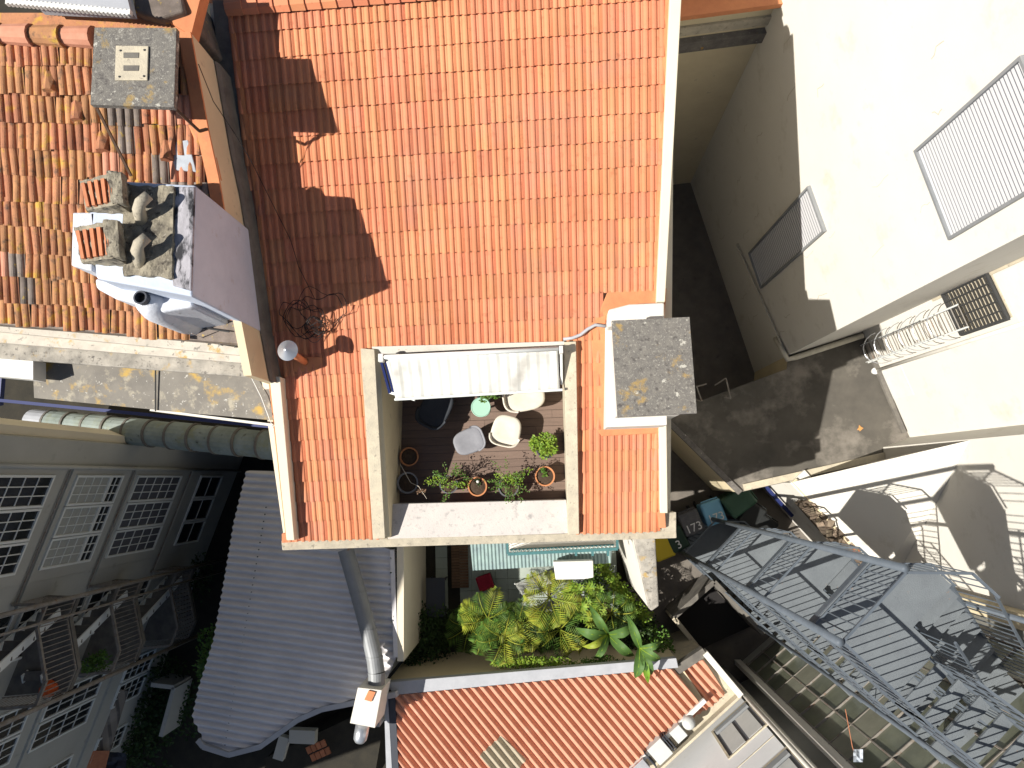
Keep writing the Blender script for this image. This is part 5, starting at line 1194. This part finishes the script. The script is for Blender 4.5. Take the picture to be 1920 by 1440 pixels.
# wheelie bins
def bin_(label, px, py, rz, m, wdt=.56, dpt=.64, h=1.0, text=None, big=False):
    g = 'rubbish bins in the alley'; c = P(px, py, h); loc = V((c.x, c.y, 0)); t = thing('rubbish_bin', label, 'bin', loc, g, rz)
    a, b_ = wdt / 2, dpt / 2; mb = MB()
    mb.add([(-a * .8, -b_ * .75, .05), (a * .8, -b_ * .75, .05), (a * .8, b_ * .75, .05), (-a * .8, b_ * .75, .05), (-a * .97, -b_ * .95, h * .92), (a * .97, -b_ * .95, h * .92), (a * .97, b_ * .95, h * .92), (-a * .97, b_ * .95, h * .92)],
           [(3, 2, 1, 0), (4, 5, 6, 7), (0, 1, 5, 4), (1, 2, 6, 5), (2, 3, 7, 6), (3, 0, 4, 7)]); mb.build('body', m, t, bevel=.03, bseg=2)
    mb = MB(); mb.add([(-a, -b_, h * .93), (a, -b_, h * .93), (a, b_, h * .93), (-a, b_, h * .93), (-a * .88, -b_ * .88, h), (a * .88, -b_ * .88, h), (a * .88, b_ * .9, h + .01), (-a * .88, b_ * .9, h + .01)],
                      [(3, 2, 1, 0), (4, 5, 6, 7), (0, 1, 5, 4), (1, 2, 6, 5), (2, 3, 7, 6), (3, 0, 4, 7)]); lid = mb.build('lid', m, t, bevel=.04, bseg=3)
    MB().tube([(-a * .8, b_ * 1.06, h * .92), (a * .8, b_ * 1.06, h * .92)], .018, 8).build('handle', m, t)
    for s_ in (-1, 1): MB().tube([(s_ * a * .75, b_ * .8, .1), (s_ * a * .9, b_ * .8, .1)], .1, 14).build('wheel', 'blackplastic', t)
    if text:
        cu = bpy.data.curves.new('lid_marking', 'FONT'); cu.body = text; cu.size = .30; cu.align_x = 'CENTER'; cu.extrude = .001
        o = bpy.data.objects.new('tmp', cu); COL.objects.link(o); dg = bpy.context.evaluated_depsgraph_get(); me = bpy.data.meshes.new_from_object(o.evaluated_get(dg)); bpy.data.objects.remove(o)
        me.materials.clear(); me.materials.append(M['paintwhite']); m_ = bpy.data.objects.new('lid_marking', me); COL.objects.link(m_); m_.parent = t; m_.location = (0, -b_ * .72, h + .014); m_.name = 'lid_marking'
    return t
bin_('charcoal wheelie bin with 173 painted on its lid, between blue and dark green bins', 1297, 980, R_(20), 'greyplastic', text='173')
bin_('light blue wheelie bin with 173 painted in white on the lid', 1339, 961, R_(17), 'blue', text='173')
bin_('green lidded large bin at the end of the row by the flat roof corner', 1387, 940, R_(-55), 'greenplastic', .62, .78, 1.15)
bin_('black lidded bin just below the green bin', 1412, 967, R_(-35), 'blackplastic')
bin_('black lidded bin farthest down the row toward the fire escape', 1434, 991, R_(-35), 'blackplastic')
bin_('dark green bin with a pale mark, next to the yellow bin', 1268, 1012, R_(25), 'dkgreenplastic', text='3')
bin_('yellow bin peeking out under the house cornice', 1242, 1027, R_(20), 'yellow')
t = thing('blue_rail', 'dark blue and yellow kerb rail along the foot of the white wall behind bins', 'rail', w3(.7, .1, .1)); MB().bar(w3(-.1, 1.0, .12), w3(1.25, 1.0, .12), .08, .1).build('rail', 'navy', t); MB().bar(w3(-.4, 1.0, .12), w3(-.1, 1.0, .12), .08, .1).build('rail_end', 'yellow', t)
t = thing('clutter_heap', 'tangle of scrap metal and wire on the alley floor below the fire escape', 'scrap', P(1480, 1050, 0)); 
for k in range(26):
    c = P(1478 + rnd.gauss(0, 14), 1046 + rnd.gauss(0, 14), rnd.uniform(.1, .6)); MB().bar(c, c + V((rnd.gauss(0, .2), rnd.gauss(0, .2), rnd.gauss(0, .15))), .02).build('scrap_bar', 'steel' if k % 3 else 'whiteobj', t)
mb = MB().box(P(1475, 1045, .1), (.7, .7, .3)); mb.build('scrap_pile', 'blackplastic', t, bevel=.05)

# ---------------------------------------------------------------- FIRE ESCAPE
A0 = V((3.40, -2.04, 0)); eu = V((.72, .69, 0)).normalized(); ev = V((.69, -.72, 0)).normalized()
def Q(u, v, z): return A0 + eu * u + ev * v + V((0, 0, z))
fe = thing('fire_escape', 'blue grey steel fire escape stair zigzagging up beside the white wall', 'fire escape', A0)
VS, VR, VE = 1.35, .95, 3.0; WF = .74; WT = 1.66; U1 = 1.13
def railing(path, h=1.0, gap=.115, side='fe'):
    mbb = MB(); 
    for a, b_ in zip(path, path[1:]):
        MB().bar(a + V((0, 0, h)), b_ + V((0, 0, h)), .032, .032).build('handrail', 'fe', fe)
        MB().bar(a + V((0, 0, .08)), b_ + V((0, 0, .08)), .025, .03).build('bottom_rail', 'fe', fe)
        n = max(2, int((b_ - a).length / gap))
        for k in range(n): p = a.lerp(b_, k / n); mbb.bar(p + V((0, 0, .05)), p + V((0, 0, h)), .013, up=V((1, 0, 0)))
    mbb.build('balusters', 'fe', fe)
for k, zf in enumerate((.12, 3.62, 6.94, 10.06)):
    HS = (1.75, 1.66, 1.56, 1.56)[k]; HP = (1.75, 1.75, 1.66, 1.56)[k]
    MB().prism([Q(0, 0, zf), Q(U1, 0, zf), Q(WT, .55, zf), Q(WT, VR, zf), Q(WT - WF - .02, VR, zf), Q(WT - WF - .02, VS, zf), Q(0, VS, zf)], drop=.04).build('landing', 'fefloor', fe)
    MB().bar(Q(0, .02, zf - .09), Q(U1, .02, zf - .09), .05, .14).build('landing_beam', 'fe', fe)
    MB().bar(Q(.02, 0, zf - .09), Q(.02, VS, zf - .09), .05, .14).build('landing_beam', 'fe', fe)
    MB().bar(Q(0, VS, zf - .09), Q(WF, VS, zf - .09), .05, .12).build('landing_beam', 'fe', fe)
    railing([Q(0, VS, zf), Q(0, 0, zf), Q(U1, 0, zf), Q(WT, .55, zf), Q(WT, VR, zf)])
    # up flight (left), mid landing, return flight below (right)
    N = 8
    fl_ = [(0.0, zf, zf + 1.5)]
    for j in range(N):
        z = zf + HS * (j + 1) / (N + 1); v = VS + (VE - VS) * (j + .5) / N
        MB().box(Q(WF / 2, v, z), (WF, (VE - VS) / N * .82, .035), M3=Matrix((eu, ev, V((0, 0, 1)))).transposed()).build('stair_tread', 'fefloor', fe)
    for u in (.0, WF): MB().bar(Q(u, VS, zf + .02), Q(u, VE, zf + HS - .08), .025, .13).build('stringer', 'fe', fe)
    for u in (0.0, WF):
        a, b_ = Q(u, VS, zf + .1), Q(u, VE, zf + HS); MB().bar(a + V((0, 0, .95)), b_ + V((0, 0, .95)), .028).build('handrail', 'fe', fe)
        MB().bar(a + V((0, 0, .5)), b_ + V((0, 0, .5)), .022).build('mid_rail', 'fe', fe)
        mb = MB()
        for j in range(17): p = a.lerp(b_, j / 17); mb.bar(p, p + V((0, 0, .95)), .013, up=V((1, 0, 0)))
        mb.build('balusters', 'fe', fe)
    # mid landing above and return flight to the next floor / from below
    zm = zf + HS
    MB().prism([Q(0, VE, zm), Q(WT, VE, zm), Q(WT, VE + .55, zm), Q(0, VE + .55, zm)], drop=.04).build('landing', 'fefloor', fe)
    zl = zf - HP
    if k == 0: continue
    for j in range(N):
        z = zl + HP * (j + 1) / (N + 1); v = VE - (VE - VR) * (j + .5) / N
        MB().box(Q(WT - WF / 2, v, z), (WF, (VE - VR) / N * .82, .035), M3=Matrix((eu, ev, V((0, 0, 1)))).transposed()).build('stair_tread', 'fefloor', fe)
    for u in (WT - WF, WT):
        MB().bar(Q(u, VE, zl + .02), Q(u, VR, zf - .05), .025, .13).build('stringer', 'fe', fe)
        a, b_ = Q(u, VE, zl), Q(u, VR, zf); MB().bar(a + V((0, 0, .95)), b_ + V((0, 0, .95)), .028).build('handrail', 'fe', fe)
        mb = MB()
        for j in range(17): p = a.lerp(b_, j / 17); mb.bar(p, p + V((0, 0, .95)), .013, up=V((1, 0, 0)))
        mb.build('balusters', 'fe', fe)
for (u, v, zt_) in ((-.03, -.03, 11.1), (U1 + .02, -.05, 11.1), (-.04, 2.5, 11.9), (WT + .04, 1.4, 11), (-.04, VE + .6, 12), (WT + .04, VE + .6, 12)):
    MB().tube([Q(u, v, 0), Q(u, v, zt_)], .05 if u < 1.2 and v < 1 else .035, 12).build('post', 'fe', fe, smooth=True)
t = thing('clothes_line', 'thin cords and a scrap of pale blue cloth hanging from the fire escape', 'cord', Q(0, 3, 9))
MB().tube([P(1585, 1330, 9), P(1598, 1400, 8.6), P(1606, 1425, 8.4)], .006, 4).build('cord', 'brick', t); mb = MB()
for j in range(5):
    for i in range(4): mb.v.append(P(1600 + i * 6, 1405 + j * 6, 8.6 + rnd.uniform(-.05, .05)))
mb.f = [(j * 4 + i, j * 4 + i + 4, j * 4 + i + 5, j * 4 + i + 1) for j in range(4) for i in range(3)]; mb.build('cloth', 'slate', t)
print('tiles', len(tiles), 'old', ocount, 'objs', len(bpy.data.objects))
